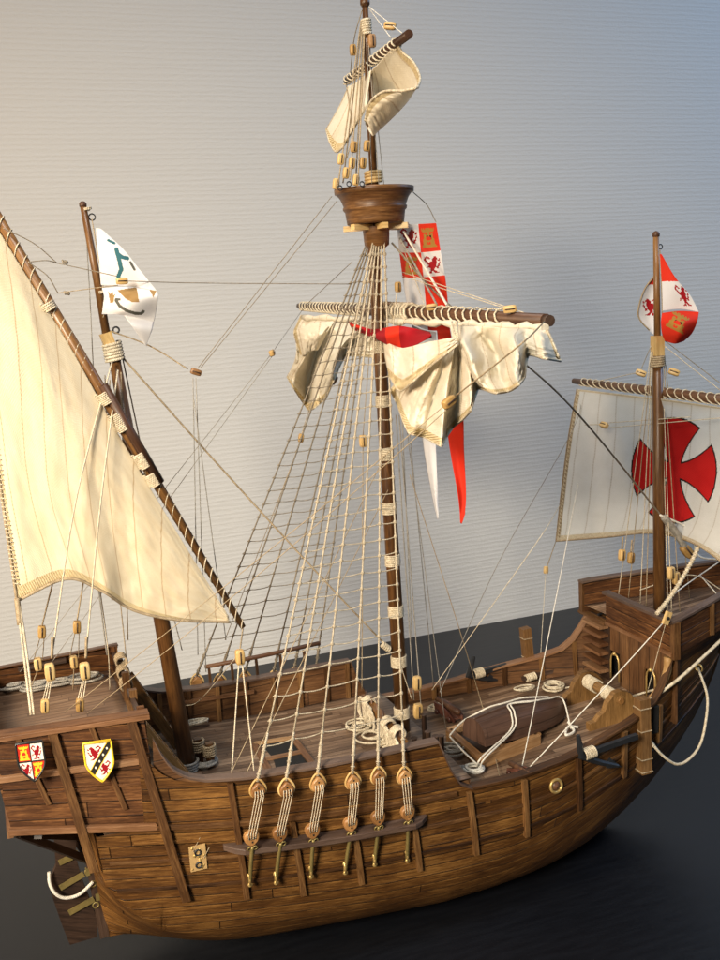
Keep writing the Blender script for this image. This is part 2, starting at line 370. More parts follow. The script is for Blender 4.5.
def Ztop(X): return interp(X, [-7, 3.6, 4.0, 4.5, 5.2, 6.0, 7.2, 10, 16, 24.4, 24.8, 25.3, 25.9, 26.8, 27.4, 31, 35, 39, 43, 45, 46, 46.8, 47.6, 60],
                              [12.7, 12.55, 18.6, 17.2, 16.2, 15.6, 15.2, 14.85, 14.6, 14.6, 13.4, 12.1, 11.0, 10.45, 10.42, 10.42, 10.75, 11.45, 12.1, 12.75, 13.6, 14.8, 16.3, 16.6])
def Yh(X, z):
    xs, xb = Xs(z), Xb(z)
    if X >= xb: return .12
    Xp = X if X < 25 else 25+(X-25)*32.5/(xb-25)
    b = Bp(Xp); zc = 8.5; zk = Zk(X)-.05
    if z < zc:
        t = min(1, (zc-z)/(zc-zk)); n = interp(X, [0, 12, 25, 40, 52], [2.3, 2.6, 2.8, 2.5, 1.9])
        b *= max(0, 1-t**n)**(1/n)
    if X < 18:
        L = .4+12*max(0, 1-z/9.5)**1.6; d = max(0, (X-xs)/L)
        if d < 1: b *= 1-(1-d)**2.3
    zw = Zw(X)
    if z > zw: b -= .05*(z-zw)
    return max(b, .12)
def hp(X, z, side=-1, off=0.0):                 # point on the planking, pushed out by off
    y = Yh(X, z); e = .15
    if off:
        dx = (Yh(X+e, z)-Yh(X-e, z))/(2*e); dz = (Yh(X, z+e)-Yh(X, z-e))/(2*e)
        n = V((-dx, 1, -dz)).normalized(); return V((X+n.x*off, side*(y+n.y*off), z+n.z*off))
    return V((X, side*y, z))
hull = None
SX = [i*.5 for i in range(0, 7)]+[3.6, 3.8, 4.0, 4.2, 4.5, 4.8, 5.2, 5.6, 6, 6.6, 7.2]+[8+i for i in range(16)]+[24, 24.4, 24.6, 24.8, 25.05, 25.3, 25.6, 25.9, 26.3, 26.8, 27.4]+[28+i for i in range(16)]+[44+.4*i for i in range(9)]+[47.6]+[48+.5*i for i in range(19)]+[57.2, 57.5]
mb = MB()
NV = 44
for side in (-1, 1):
    G = []; UV = []
    for X0 in SX:
        row = []; uv = []; zt = Ztop(X0); zb = Zk(X0)
        for j in range(NV+1):
            v = j/NV; v = v**1.25
            z = zb+(zt-zb)*v; xb = Xb(z)
            s_ = X0/57.5
            X = X0 if X0 < 25 else 25+(X0-25)*(xb-25)/32.5
            if X0 < 25: X = X0+Xs(z)*(1-X0/25)
            y = Yh(X, z) if j else .2
            row.append(V((X, side*y, z)))
        # girth measured from the wale so strakes follow the sheer
        acc = [0]
        for j in range(NV): acc.append(acc[-1]+(row[j+1]-row[j]).length)
        zw = Zw(X0); k = min(range(NV+1), key=lambda q: abs(row[q].z-zw)); 
        kk = acc[k]+(zw-row[k].z)
        # taper strakes towards the ends a little
        gg = interp(X0, [0, 10, 20], [0, .15, 1]); UV.append([(X0, ((a-kk)*interp(X0, [0, 20, 35, 57], [1.1, 1.0, 1.0, 1.35]))*gg+(row[i].z-zw)*1.06*(1-gg)+40) for i, a in enumerate(acc)]); G.append(row)
    mb.grid(G, UV, smooth=True, flip=(side > 0))
# flat tuck / transom
hull = mb.build('hull', M['hull'], SHIP)
def strip(name, mat, X0, X1, zf, w, th, side=-1, n=40, parent=None, base=None):   # a wale following the side
    b = MB(); G = []; UV = []; f = base or hp
    for i in range(n+1):
        X = X0+(X1-X0)*i/n; z = zf(X)
        a0, a1 = f(X, z-w/2, side, -.1), f(X, z-w/2, side, th); b1, b0 = f(X, z+w/2, side, th), f(X, z+w/2, side, -.1)
        G.append([a0, a1, b1, b0]); UV.append([(X, 0), (X, th), (X, th+w), (X, 2*th+w)])
    b.grid(G, UV, smooth=False, flip=(side > 0))
    b.quad(G[0]); b.quad(G[-1][::-1])
    return b.build(name, mat, parent or hull, bevel=.03)
for side in (-1, 1):
    strip('wale', M['rail'] if False else M['frame'], -.3, 25.6, lambda X: Zw(X), .34, .26, side)
    strip('wale', M['frame'], .3, 56.5, lambda X: Zw(X)-2.55+.01*X, .26, .13, side)
    strip('wale', M['frame'], .6, 54.5, lambda X: Zw(X)-4.6+.012*X, .26, .13, side)
    strip('wale', M['hull'], 2, 25, lambda X: Zw(X)-1.15, .22, .1, side)
    strip('wale', M['hull'], 28, 54, lambda X: Zw(X)-1.3, .22, .07, side)
    def rider(Xa, za, Xc, zc, w=.42, th=.34, base=None, mat='frame', n=16):
        b = MB(); f = base or hp; G = []; UV = []
        for i in range(n+1):
            t = i/n; X = Xa+(Xc-Xa)*t; z = za+(zc-za)*t
            G.append([f(X-w/2, z, side, -.12), f(X-w/2, z, side, th), f(X+w/2, z, side, th), f(X+w/2, z, side, -.12)]); L = abs(za-zc)*t
            UV.append([(L, 0), (L, .3), (L, .3+w), (L, .6+w)])
        b.grid(G, UV, smooth=False, flip=(side < 0)); b.quad(G[0]); b.quad(G[-1][::-1])
        return b.build('rider', M[mat], hull, bevel=.04)
    for Xr, zl in ((8.8, 6.0), (12.9, 5.2), (17.3, 5.0), (21.9, 4.9), (26.6, 5.0), (31.3, 5.4), (36.3, 6.2), (41.2, 7.4)):
        zt = Ztop(Xr)-.2 if Xr < 10 else (Zw(Xr)-.1 if Xr > 26 else Zw(Xr)-.3)
        rider(Xr, zt, Xr+(.5 if Xr < 27 else .15), zl)
    rider(45.6, 12.4, 45.9, 8.8)
    rider(48.0, 15.8, 48.2, 11.0)
    # extra light planks between the riders where the midship planking shows
# keel, stem, sternpost
b = MB(); b.beam((-.2, 0, Zk(0)-.0+.3), (26, 0, -1.55), .62, .62); b.beam((26, 0, -1.55), (44, 0, -1.55), .62, .62); b.build('keel', M['hull'], hull, bevel=.05)
b = MB(); P = [V((Xb(z)+.05, 0, z)) for z in (-1.6, -1, 0, 1.5, 3, 5, 7, 9, 11, 13.5, 16)]
b.tube(P, .42, 6); b.build('stem', M['hull'], hull)
b = MB(); b.beam((-.05, 0, .0), (-.85, 0, 11.5), .7, .7, upv=(1, 0, 0)); b.build('sternpost', M['dark'], hull, bevel=.05)

# ---- sterncastle (side panels with tumblehome, overhanging aft)
castle = None
def Yc(X, z): t = (z-13.2)/7; return interp(X, [-7, -5.6, 0, 4], [7.55, 7.8, 8.35, 8.72])-.92*max(0, t)
def cp(X, z, side=-1, off=0.0): return V((X, side*(Yc(X, z)+off), z-0.1*off))
def Xaft(z): return -5.6-.14*(z-14)
def Xfwd(z): return 3.6+interp(z, [12.5, 20.2], [.3, 0])
CT = 20.15
castle = empty('sterncastle', (-1, 0, 13)); castle.parent = SHIP; castle.location = V((-1, 0, 13))-WORLD['model_ship']
for side in (-1, 1):
    b = MB()
    for inner in (0, 1):
        G = []; UV = []
        for i in range(15):
            r_ = []; q = []
            for j in range(17):
                zb = interp(i/14, [0, 1], [13.85, 12.4]); z = zb+(CT-zb)*j/16
                X = Xaft(z)+(Xfwd(z)-Xaft(z))*i/14
                r_.append(cp(X, z, side, -.38 if inner else 0)); q.append((X, z-zb+20+(1-i/14)*.2))
            G.append(r_); UV.append(q)
        b.grid(G, UV, smooth=False, flip=((side > 0) != bool(inner)))
    b.build('side_wall', M['castle'], castle)
for side in (-1, 1):
    strip('cap_rail', M['rail'], -6.6, 3.95, lambda X: CT+.05, .32, .3, side, parent=castle, base=cp, n=12)
    bq = MB(); G = [[cp(X, CT+.18, side, .3), cp(X, CT+.18, side, -.55)] for X in (-6.6, 3.95)]
    bq.prism([G[0][0], G[1][0], G[1][1], G[0][1]], (0, 0, .1)); bq.build('cap_rail', M['rail'], castle)
    strip('wale', M['rail'], -5.75, 3.6, lambda X: Zw(X)+.1, .42, .34, side, parent=castle, base=cp, n=14)
    strip('wale', M['rail'], -6.1, 3.6, lambda X: 17.35-.03*X, .38, .26, side, parent=castle, base=cp, n=14)
    strip('wale', M['castle'], -5.9, 3.6, lambda X: 15.9-.06*X, .22, .14, side, parent=castle, base=cp, n=14)
    def crider(Xa, za, Xc, zc, w, th, low=None, n=14):
        b = MB(); G = []; UV = []
        for i in range(n+1):
            t = i/n; X = Xa+(Xc-Xa)*t; z = za+(zc-za)*t
            y = max(Yc(X, z), Yh(X, z) if z < 12.5 and X > .3 else 0) if z < 13 else Yc(X, z)
            if z < 10 and X < .5: y = Yc(X, z)-.12*(10-z)
            o = [(X-w/2, -.2), (X-w/2, th), (X+w/2, th), (X+w/2, -.2)]
            G.append([V((xx, side*(y+oo), z)) for xx, oo in o]); L = (za-zc)*t; UV.append([(L, 0), (L, .3), (L, .3+w), (L, .6+w)])
        b.grid(G, UV, smooth=False, flip=(side < 0)); b.quad(G[0]); b.quad(G[-1][::-1]); return b.build('timber', M['frame'], castle, bevel=.04)
    crider(-2.35, 20.0, -.75, 10.3, .62, .5); crider(2.75, 20.0, 5.1, 6.8, .62, .5)
    crider(-4.5, 20.0, -3.1, 15.4, .36, .24); crider(.15, 20.0, 1.7, 14.2, .36, .24)
# transom, counter and the open beams below it
b = MB(); zs = [13.85, 15.5, 17.5, 20.1]
for a, c in zip(zs, zs[1:]):
    pa, pc = [V((Xaft(z)+.15, s_*(Yc(-5.6, z)-.05), z)) for z, s_ in ((a, -1), (a, 1))], [V((Xaft(c)+.15, s_*(Yc(-5.6, c)-.05), c)) for s_ in (1, -1)]
    b.quad([pa[1], pa[0], pc[1], pc[0]], uv=[(0, a), (15, a), (15, c), (0, c)])
b.build('transom', M['castle'], castle, solid=.3)
b = MB(); b.prism([(-5.4, -7.6, 13.75), (3.4, -8.4, 12.5), (3.4, 8.4, 12.5), (-5.4, 7.6, 13.75)], (0, 0, .15)); b.build('counter_floor', M['dark'], castle)
b = MB(); b.box((-5.72, 0, 13.85), (.4, 15.9, .45)); b.build('counter_beam', M['rail'], castle, bevel=.04)
for p0, p1 in (((-5.3, -7.2, 13.5), (-.5, -.4, 6.6)), ((-4.0, -7.5, 13.2), (-.7, -.4, 8.6)), ((-5.3, 7.2, 13.5), (-.5, .4, 6.6)), ((-4.0, 0, 13.6), (-.7, 0, 8.5))):
    b = MB(); b.beam(p0, p1, .55, .5); b.build('counter_brace', M['dark'], castle, bevel=.04)

# ---- decks and inner sides
def deck(name, mat, Xs_, zf, yf, th=.25, parent=SHIP):
    b = MB(); G = []; UV = []
    for X in Xs_:
        Y = yf(X); row = []; q = []
        for k in range(17):
            y = -Y+2*Y*k/16; row.append(V((X, y, zf(X)+.22*(1-(y/9)**2)))); q.append((X, y+20))
        G.append(row); UV.append(q)
    b.grid(G, UV, smooth=True, flip=True); return b.build(name, mat, parent, solid=.06)
def Zhd(X): return interp(X, [0, 8, 17, 27], [12.15, 11.75, 11.25, 11.2])
def Zwd(X): return interp(X, [26, 36, 47, 56], [9.25, 9.45, 10.25, 11.3])
def Zin(X): return Zhd(X) if X < 26.9 else Zwd(X)
half_deck = deck('half_deck', M['deck'], [0.2+i*1.03 for i in range(27)], Zhd, lambda X: Yh(X, Zhd(X))-.15)
waist_deck = deck('waist_deck', M['deck'], [26.6+i for i in range(31)], Zwd, lambda X: max(.3, Yh(X, Zwd(X))-.15))
b = MB(); b.box((26.9, 0, 10.3), (.25, 18.6, 1.75)); b.build('deck_break', M['bulwark'], SHIP)
castle_deck = deck('castle_deck', M['castle_deck'], [-6.0+i*1.38 for i in range(8)], lambda X: 18.25, lambda X: Yc(X, 18.25)-.2)
bulwark = MB()
for side in (-1, 1):
    G = []; UV = []
    for X in [x for x in SX if 3.8 <= x <= 48]:
        zt = Ztop(X); z0 = Zin(X)-.2; row = []; q = []
        for j in range(7):
            z = z0+(zt-z0)*j/6; row.append(V((X, side*(Yh(X, z)-.36), z))); q.append((X, z+10))
        G.append(row); UV.append(q)
    bulwark.grid(G, UV, flip=(side < 0), smooth=False)
bulwark = bulwark.build('bulwark', M['bulwark'], SHIP)
def caprail(side, X0, X1, n, w_out=.3, w_in=.6, th=.2, mat='channel', parent=None, lift=0):
    b = MB(); G = []; UV = []
    for i in range(n+1):
        X = X0+(X1-X0)*i/n; z = Ztop(X)+lift; y = Yh(X, z)
        G.append([V((X, side*(y+w_out), z)), V((X, side*(y+w_out), z+th)), V((X, side*(y-w_in), z+th)), V((X, side*(y-w_in), z)), V((X, side*(y+w_out), z))])
        UV.append([(X, 0), (X, th), (X, 1), (X, 1+th), (X, 2)])
    b.grid(G, UV, smooth=False, flip=(side > 0)); b.quad(G[0][:4]); b.quad(G[-1][:4][::-1])
    return b.build('cap_rail', M[mat], parent or bulwark, bevel=.03)
for side in (-1, 1):
    caprail(side, 4.05, 24.7, 60, mat='channel'); caprail(side, 24.7, 26.9, 16, mat='channel', w_out=.2, w_in=.5); caprail(side, 26.9, 47.4, 60, mat='rail' if side > 0 else 'frame')
    # inner stanchions
    for X in (7, 9.5, 12, 14.5, 17, 19.5, 22, 24, 29, 32.5, 36, 39.5, 43, 46):
        z0, z1 = Zin(X), Ztop(X); b = MB(); b.beam((X, side*(Yh(X, z0)-.5), z0), (X, side*(Yh(X, z1)-.5), z1), .3, .35, upv=(1, 0, 0)); b.build('stanchion', M['frame'], bulwark, bevel=.03)
    # second rail above the near/far waist with open gap beneath, as on the photo
    b = MB()
    G = [[V((X, side*(Yh(X, 15)+.05), Ztop(X)+.55+o)) for o in (0,)] for X in ()]
for side in (1,):
    b = MB(); b.tube([at(205, 667, y=9.7), at(262, 656, y=9.7), at(320, 643, y=9.7)], .2, 8); b.build('spare_spar', M['mast_dark'], SHIP)
    for X in (11.6, 13.6, 15.8, 18, 20.2): b = MB(); b.beam((X, 9.5, 14.9), (X, 9.6, 16.4-.02*(22-X)), .22, .22, upv=(1, 0, 0)); b.build('spar_rest', M['frame'], bulwark)
# near and far waist: kevel rail inside bulwark
b = MB(); b.beam((9, 8.6, 14.0), (15.2, 8.8, 13.7), .22, .3); b.build('kevel', M['rail'], bulwark)
# black sheet paints the shade of the opening under the sterncastle deck
b = MB(); b.quad([(3.3, -8.3, 12), (3.3, 8.3, 12), (3.3, 7.6, 18.3), (3.3, -7.6, 18.3)]); b.build('castle_opening_shade', M['void'], castle, solid=.2)
b = MB(); b.beam((3.5, -7.7, 18.3), (3.5, 7.7, 18.3), .5, .4); b.build('deck_beam', M['frame'], castle, bevel=.04)
# railing across the castle front
for y in (-6.9, -3.4, 0.4, 3.6, 6.9): b = MB(); b.box((3.55, y, 19.4), (.5, .45, 2.3)); b.build('rail_post', M['castle' if abs(y) > 6 else 'frame'], castle, bevel=.05)
b = MB(); b.beam((3.45, -7.2, 19.85), (3.45, -1.6, 19.8), .3, .35); b.beam((3.45, 2.2, 19.85), (3.45, 7.2, 19.9), .3, .35); b.build('front_rail', M['channel'], castle, bevel=.04)
# two ladders from the castle deck
for (a, c, yy) in (((140, 724), (186, 778), -3.6), ((129, 677), (177, 744), 3.2)):
    p0, p1 = at(*a, y=yy), at(*c, y=yy); p1.z = max(p1.z, 11.9)
    L = MB(); d = (p1-p0); L.beam(p0+V((0, -.55, 0)), p1+V((0, -.55, 0)), .2, .8, upv=(0, 0, 1)); L.beam(p0+V((0, .55, 0)), p1+V((0, .55, 0)), .2, .8)
    lad = L.build('ladder', M['pale'] if False else M['cheek'], SHIP, bevel=.03)
    for k in range(8):
        q = p0+d*((k+.4)/8); tb = MB(); tb.box(q+V((0, 0, .22)), (.65, 1.0, .14)); tb.build('tread', M['tray'] if k < 1 else M['frame'], lad)
# ---- forecastle
FCX = 47.3; ZF0, ZF1 = 16.3, 19.2
def fy(X, z): t = (X-FCX)/(66-FCX); return max(.15, 7.0*(1-t**1.15))+.0*(z)
def ft(X): return ZF1+.095*(X-FCX)
b = MB()
for side in (-1, 1):
    for inner in (0, .4):
        G = []; UV = []
        for i in range(21):
            X = FCX+(65.5-FCX)*i/20; G.append([V((X, side*max(.1, fy(X, 0)-inner), ft(X)-2.9+2.9*j/4)) for j in range(5)]); UV.append([(X, 2.9*j/4+.4) for j in range(5)])
        b.grid(G, UV, smooth=False, flip=((side > 0) != bool(inner)))
fc = b.build('forecastle', M['castle'], SHIP)
for side in (-1, 1):
    b = MB(); G = []; UV = []
    for i in range(21):
        X = FCX-.3+(65.5-FCX)*i/20; y = fy(max(X, FCX), 0); z = ft(X)
        G.append([V((X, side*(y+.2), z)), V((X, side*(y+.2), z+.22)), V((X, side*(y-.65), z+.22)), V((X, side*(y-.65), z)), V((X, side*(y+.2), z))]); UV.append([(X, 0), (X, .2), (X, 1), (X, 1.2), (X, 2.1)])
    b.grid(G, UV, smooth=False, flip=(side > 0)); b.quad(G[0][:4]); b.build('cap_rail', M['channel'], fc, bevel=.03)
    b = MB(); G = []; UV = []   # flare between hull top and forecastle overhang
    for i in range(25):
        X = 47.6+(58-47.6)*i/24; y1 = fy(X, 0)-.1
        a = V((X, side*Yh(X, 15.0), 15.0)); c = V((X+.0, side*y1, ft(X)-2.85))
        G.append([a.lerp(c, k/4) for k in range(5)]); UV.append([(X, k*.4) for k in range(5)])
    b.grid(G, UV, smooth=True, flip=(side > 0)); b.build('flare_plank', M['hull'], fc)
    for X in (52.2, 57.5):
        b = MB(); b.beam((X, side*(fy(X, 0)+.05), ft(X)-2.8), (X, side*(fy(X, 0)+.05), ft(X)), .4, .3, upv=(0, 1, 0)); b.build('timber', M['frame'], fc)
    b = MB(); b.beam((FCX+.1, side*6.95, 16.0), (FCX+.1, side*6.95, 19.2), .6, .6, upv=(1, 0, 0)); b.build('corner_post', M['frame'], fc, bevel=.05)
fdeck = deck('forecastle_deck', M['deck'], [47.5+i for i in range(16)], lambda X: ft(X)-2.45, lambda X: max(.3, fy(X, 0)-.2), parent=fc)
b = MB(); b.box((FCX, -2.05, 17.75), (.3, 9.7, 2.7)); b.build('front_panel', M['cheek'] if False else M['castle'], fc, bevel=.04)
b = MB(); b.box((FCX-.08, -2.05, 19.25), (.75, 10.0, .24)); b.build('cap_rail', M['channel'], fc, bevel=.04)
b = MB(); b.box((FCX-.05, -2.05, 16.35), (.5, 9.7, .3)); b.build('sill_rail', M['rail'], fc, bevel=.04)
b = MB(); b.box((FCX+.35, 5.2, 16.2), (1.2, 4.4, .25)); b.build('landing', M['frame'], fc, bevel=.03)
# lower bulkhead with two dark doorways
b = MB()
for y0, y1 in ((-6.6, -3.6), (-2.2, 1.5)): 
    b.quad([(FCX+.5, y0, 10), (FCX+.5, y1, 10), (FCX+.5, y1, 16.3), (FCX+.5, y0, 16.3)], uv=[(10, y0), (10, y1), (16, y1), (16, y0)])
b.quad([(FCX+.5, -3.6, 13.6), (FCX+.5, -2.2, 13.6), (FCX+.5, -2.2, 16.3), (FCX+.5, -3.6, 16.3)], uv=[(13, -3.6), (13, -2.2), (16, -2.2), (16, -3.6)])
b.quad([(FCX+.5, 1.5, 13.6), (FCX+.5, 3, 13.6), (FCX+.5, 3, 16.3), (FCX+.5, 1.5, 16.3)], uv=[(13, 1.5), (13, 3), (16, 3), (16, 1.5)])
b.build('bulkhead', M['bulwark'], fc, solid=.2)
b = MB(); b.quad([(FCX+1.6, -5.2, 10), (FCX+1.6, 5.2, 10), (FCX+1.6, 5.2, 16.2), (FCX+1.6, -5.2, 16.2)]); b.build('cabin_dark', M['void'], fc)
for k in range(6):
    b = MB(); b.box((FCX-.15-.07*k*0, 4.6, 15.75-.85*k), (1.0, 2.9, .26)); b.build('ladder_tread', M['tray'] if False else M['rail'], fc, bevel=.03)
b = MB(); b.box((FCX+.45, 4.6, 13.3), (.15, 3.2, 6.2)); b.build('ladder_back', M['dark'], fc)
b = MB(); P = curve([at(668, 657, y=-6.3), at(667, 672, y=-6.4), at(659, 690, y=-6.5), at(647, 705, y=-6.6)], 10)
b.tube(P, .38, 6); b.build('knee', M['cheek'], fc)
for (bx, by, w, h, yy) in ((615, 680, 10, 26, -1.0), (651, 700, 11.5, 30, -5.0)):
    p = at(bx, by, x=FCX-.2); q = at(bx, by-h, x=FCX-.2); hh = q.z-p.z; yy = p.y
    b = MB(); b.tube([V((FCX-.2, yy-.65, p.z)), V((FCX-.2, yy-.62, p.z+hh*.7))]+[V((FCX-.2, yy-.62*math.cos(a), p.z+hh*.7+.3*hh*math.sin(a))) for a in (.5, 1.0, 1.57, 2.1, 2.6)]+[V((FCX-.2, yy+.62, p.z+hh*.7)), V((FCX-.2, yy+.65, p.z))], .085, 6); b.build('door_arch', M['brass'], fc)
    b = MB(); b.ball((FCX-.25, yy, p.z+hh), .17); b.build('arch_boss', M['brass'], fc)

# ---- rudder
b = MB(); poly = [(54, 838), (76, 840), (76, 858), (80, 872), (84, 885), (92, 905), (98, 922), (97, 937), (70, 945), (62, 925), (52, 896), (49, 884), (56, 866)]
b.prism([at(x, y_, y=-.25) for x, y_ in poly], (0, .5, 0)); rud = b.build('rudder', M['dark'], SHIP, bevel=.04)
for p0, p1 in (((59, 863), (72, 857)), ((60, 888), (84, 874)), ((69, 913), (94, 899))):
    b = MB(); a, c = at(*p0, y=-.42), at(*p1, y=-.42); b.beam(a, c, .14, .42); c2 = c+(c-a).normalized()*.3; b.beam(c2+V((0, .1, .25)), c2+V((0, .1, -.3)), .3, .3, upv=(1, 0, 0)); b.build('pintle_strap', M['brass_old'], rud, bevel=.03)
b = MB(); b.tube(curve([at(49, 872, y=-.6), at(50, 884, y=-.8), at(56, 894, y=-1), at(66, 898, y=-1), at(80, 894, y=-.9), at(93, 882, y=-.6)], 20), .13, 8); b.build('rudder_rope', M['rope_white'], rud)
for x, y_ in ((88, 872), (93, 884), (96, 905)): b = MB(); b.torus(at(x, y_, y=-.35), (0, 1, 0), .22, .08, 12, 5); b.build('gudgeon', M['brass_old'], rud)

# ================================================================== masts and spars
def spar(name, P, rad, mat, parent, seg=14):
    b = MB(); b.tube(P, rad, seg); return b.build(name, M[mat], parent)
def bandp(c, ax, r, h, mat='rope', parent=None, name='rope_band', turns=6):
    c, ax = V(c), V(ax).normalized(); n1 = ax.orthogonal().normalized(); n2 = ax.cross(n1); P = []
    N = turns*14
    for i in range(N+1):
        a = 2*math.pi*i/14; P.append(c+ax*(h*(i/N-.5))+(n1*math.cos(a)+n2*math.sin(a))*r)
    b = MB(); b.tube(P, h/turns*.56, 5); return b.build(name, M[mat], parent)
def line(name, P, r=.04, mat='rope', parent=None, sag=0, n=10, seg=6):
    P = [V(p) for p in P]
    if len(P) == 2:
        Q = [P[0].lerp(P[1], i/n)-V((0, 0, sag*4*(i/n)*(1-i/n))) for i in range(n+1)]
    else: Q = curve(P, n*(len(P)-1))
    b = MB(); b.tube(Q, r, seg); return b.build(name, M[mat], parent or SHIP)
main0, main1 = V((25.5, 0, 11.0)), at(373, 238, y=0)
mtop = at(365, 4, y=0)
mm = spar('main_mast', [main0, main0.lerp(main1, .5), main1, V((25.35, 0, 55.6))], [.6, .56, .46, .42], 'mast', SHIP)
for y_ in (347, 401, 454, 508, 560, 611, 661, 712):
    z = at(interp(y_, [238, 728], [373, 403]), y_, y=0).z; bandp(main0.lerp(main1, (z-main0.z)/(main1.z-main0.z)), (0, 0, 1), .63-.12*(z-11)/40, .95, 'rope', mm, turns=7)
topm = spar('topmast', [V((25.35, 0, 53)), mtop.lerp(V((25.35, 0, 53)), .35), mtop], [.32, .28, .22], 'mast', SHIP)
bandp(mtop-V((0, 0, 1.6)), (0, 0, 1), .34, 1.1, 'rope', topm); bandp(V((25.35, 0, 55.9)), (0, 0, 1), .6, .9, 'pale', topm, name='mast_collar', turns=4)
b = MB(); b.ball(mtop+V((0, 0, .1)), .4); b.build('mast_truck', M['mast'], topm)
# crow's nest
o = V((25.35, 0, 0))
b = MB(); b.lathe([(52.55, .3), (52.5, 2.0), (52.5, 2.15), (52.8, 2.2), (53.4, 2.28), (53.55, 2.42), (53.7, 2.45), (53.82, 2.36), (54.4, 2.6), (54.7, 2.85), (54.75, 3.0), (55.1, 3.02), (55.12, 2.8), (54.6, 2.55), (53.0, 2.0), (52.75, .3)], o, seg=40)
nest = b.build('crows_nest', M['nest'], SHIP)
for a in range(0, 360, 60):
    d = V((math.cos(R(a+25)), math.sin(R(a+25)), 0)); b = MB(); b.beam(o+V((0, 0, 52.25))+d*.3, o+V((0, 0, 52.25))+d*2.5, .42, .42); b.build('nest_beam', M['pale'], nest, bevel=.06)
b = MB(); b.lathe([(50.6, .55), (50.9, .95), (52.3, 1.05)], o, seg=14); b.build('mast_hounds', M['mast'], nest)
# mizzen
mz0, mz1, mz2 = at(189, 772, y=0), at(112, 345, y=0), at(83, 205, y=0)
mz = spar('mizzen_mast', [mz0, mz0.lerp(mz1, .5), mz1], [.66, .55, .4], 'mast', SHIP)
ax = (mz2-mz1).normalized()
b = MB(); b.beam(mz1-ax*.9, at(105, 333, y=0), .8, .8, upv=(0, 1, 0)); b.build('mast_head', M['pale'], mz, bevel=.08)
bandp(mz1-ax*.5, ax, .62, 1.3, 'rope', mz, turns=6); bandp(mz0+V((0, 0, .45)), (0, 0, 1), .78, 1.0, 'rope_grey', mz, turns=5)
fs = spar('flagstaff', [at(107, 338, y=0), at(95, 268, y=0), mz2], [.3, .27, .22], 'mast', SHIP)
b = MB(); b.ball(mz2, .27); b.build('staff_knob', M['mast_dark'], fs); b = MB(); b.torus(at(92, 217, y=0), (0, 1, 0), .22, .05, 12, 5); b.build('eye_ring', M['iron'], fs)
bandp(at(87, 209, y=0), ax, .28, .18, 'rope', fs, turns=2); bandp(at(102, 292, y=0), ax, .33, .2, 'rope', fs, turns=2)
# fore
fm0, fm1, fm2 = at(660, 625, y=0), at(657.5, 345, y=0), at(656, 236, y=0)
fm = spar('foremast', [fm0, fm0.lerp(fm1, .5), fm1], [.56, .52, .42], 'mast', SHIP)
b = MB(); b.beam(fm1-V((0, 0, .9)), fm1+V((0, 0, .8)), .85, .85, upv=(0, 1, 0)); b.build('mast_head', M['pale'], fm, bevel=.08); bandp(fm1-V((0, 0, 1.4)), (0, 0, 1), .58, .9, 'rope_tan', fm, turns=5)
fp = spar('fore_flagstaff', [fm1, fm2], [.29, .25], 'mast', SHIP)
b = MB(); b.ball(fm2+V((0, 0, .1)), .33, seg=8); b.build('staff_knob', M['mast_dark'], fp); b = MB(); b.torus(fm2+V((.45, 0, -.9)), (0, 1, 0), .2, .05, 12, 5); b.build('eye_ring', M['iron'], fp)

def lash(parent, p0, p1, r, n, skip=(), rr=.07, mat='rope'):
    p0, p1 = V(p0), V(p1); a = (p1-p0).normalized(); n1 = a.orthogonal().normalized(); n2 = a.cross(n1); b = MB()
    P = []; N = n*10; L = (p1-p0).length
    for i in range(N+1):
        t = i/N; th = 2*math.pi*i/10; rad = r[0]+(r[1]-r[0])*t
        P.append(p0.lerp(p1, t)+a*(.32*L/n*math.sin(th))+(n1*math.cos(th)+n2*math.sin(th))*rad)
    b.tube(P, rr, 5)
    return b.build('lashing', M[mat], parent)
y0_, y1_ = at(299, 306, x=26.9), at(546, 320.5, x=26.6)
ym = spar('main_yard', [y0_, y0_.lerp(y1_, .3), y0_.lerp(y1_, .55), y1_], [.28, .44, .48, .40], 'mast_dark', SHIP)
lash(ym, y0_.lerp(y1_, .02), y0_.lerp(y1_, .40), (.42, .58), 21); lash(ym, y0_.lerp(y1_, .46), y0_.lerp(y1_, .60), (.66, .66), 11, rr=.12); lash(ym, y0_.lerp(y1_, .60), y0_.lerp(y1_, .90), (.6, .56), 13)
b = MB(); b.tube([y1_, y1_+(y1_-y0_).normalized()*.45], .34, 10); b.build('yard_tip', M['dark'], ym)
l0, l1 = at(-30, 172, y=-1.5), at(243, 627, y=-1.5)
yl = spar('lateen_yard', [l0, l0.lerp(l1, .5), l1], [.36, .43, .22], 'mast', SHIP)
yard2 = spar('lateen_yard_fish', [at(103, 385, y=-2.0), at(160, 483, y=-2.0)], [.34, .34], 'mast_dark', yl)
la = (l1-l0).normalized()
for (px_, py_, h) in ((105, 397, 1.4), (119, 421, 2.2), (142, 459, 1.9), (153, 478, 1.6), (48, 306, .9)): bandp(at(px_, py_, y=-1.75), la, .56 if px_ > 60 else .44, h*.62, 'rope', yl, turns=int(h*5))
lash(yl, l0.lerp(l1, .08), l1, (.43, .29), 36, rr=.045)
f0, f1 = at(574, 381, x=51.5), at(760, 404.5, x=51.5)
yf = spar('fore_yard', [f0, f0.lerp(f1, .4), f1], [.28, .42, .4], 'mast_dark', SHIP); lash(yf, f0.lerp(f1, .05), f1, (.38, .5), 24, rr=.06)
t0, t1 = at(346, 81, x=25.9), at(409, 34, x=25.0)
yt = spar('topsail_yard', [t0, t1], [.22, .3], 'mast_dark', SHIP); lash(yt, t0, t0.lerp(t1, .85), (.32, .36), 15, rr=.06)

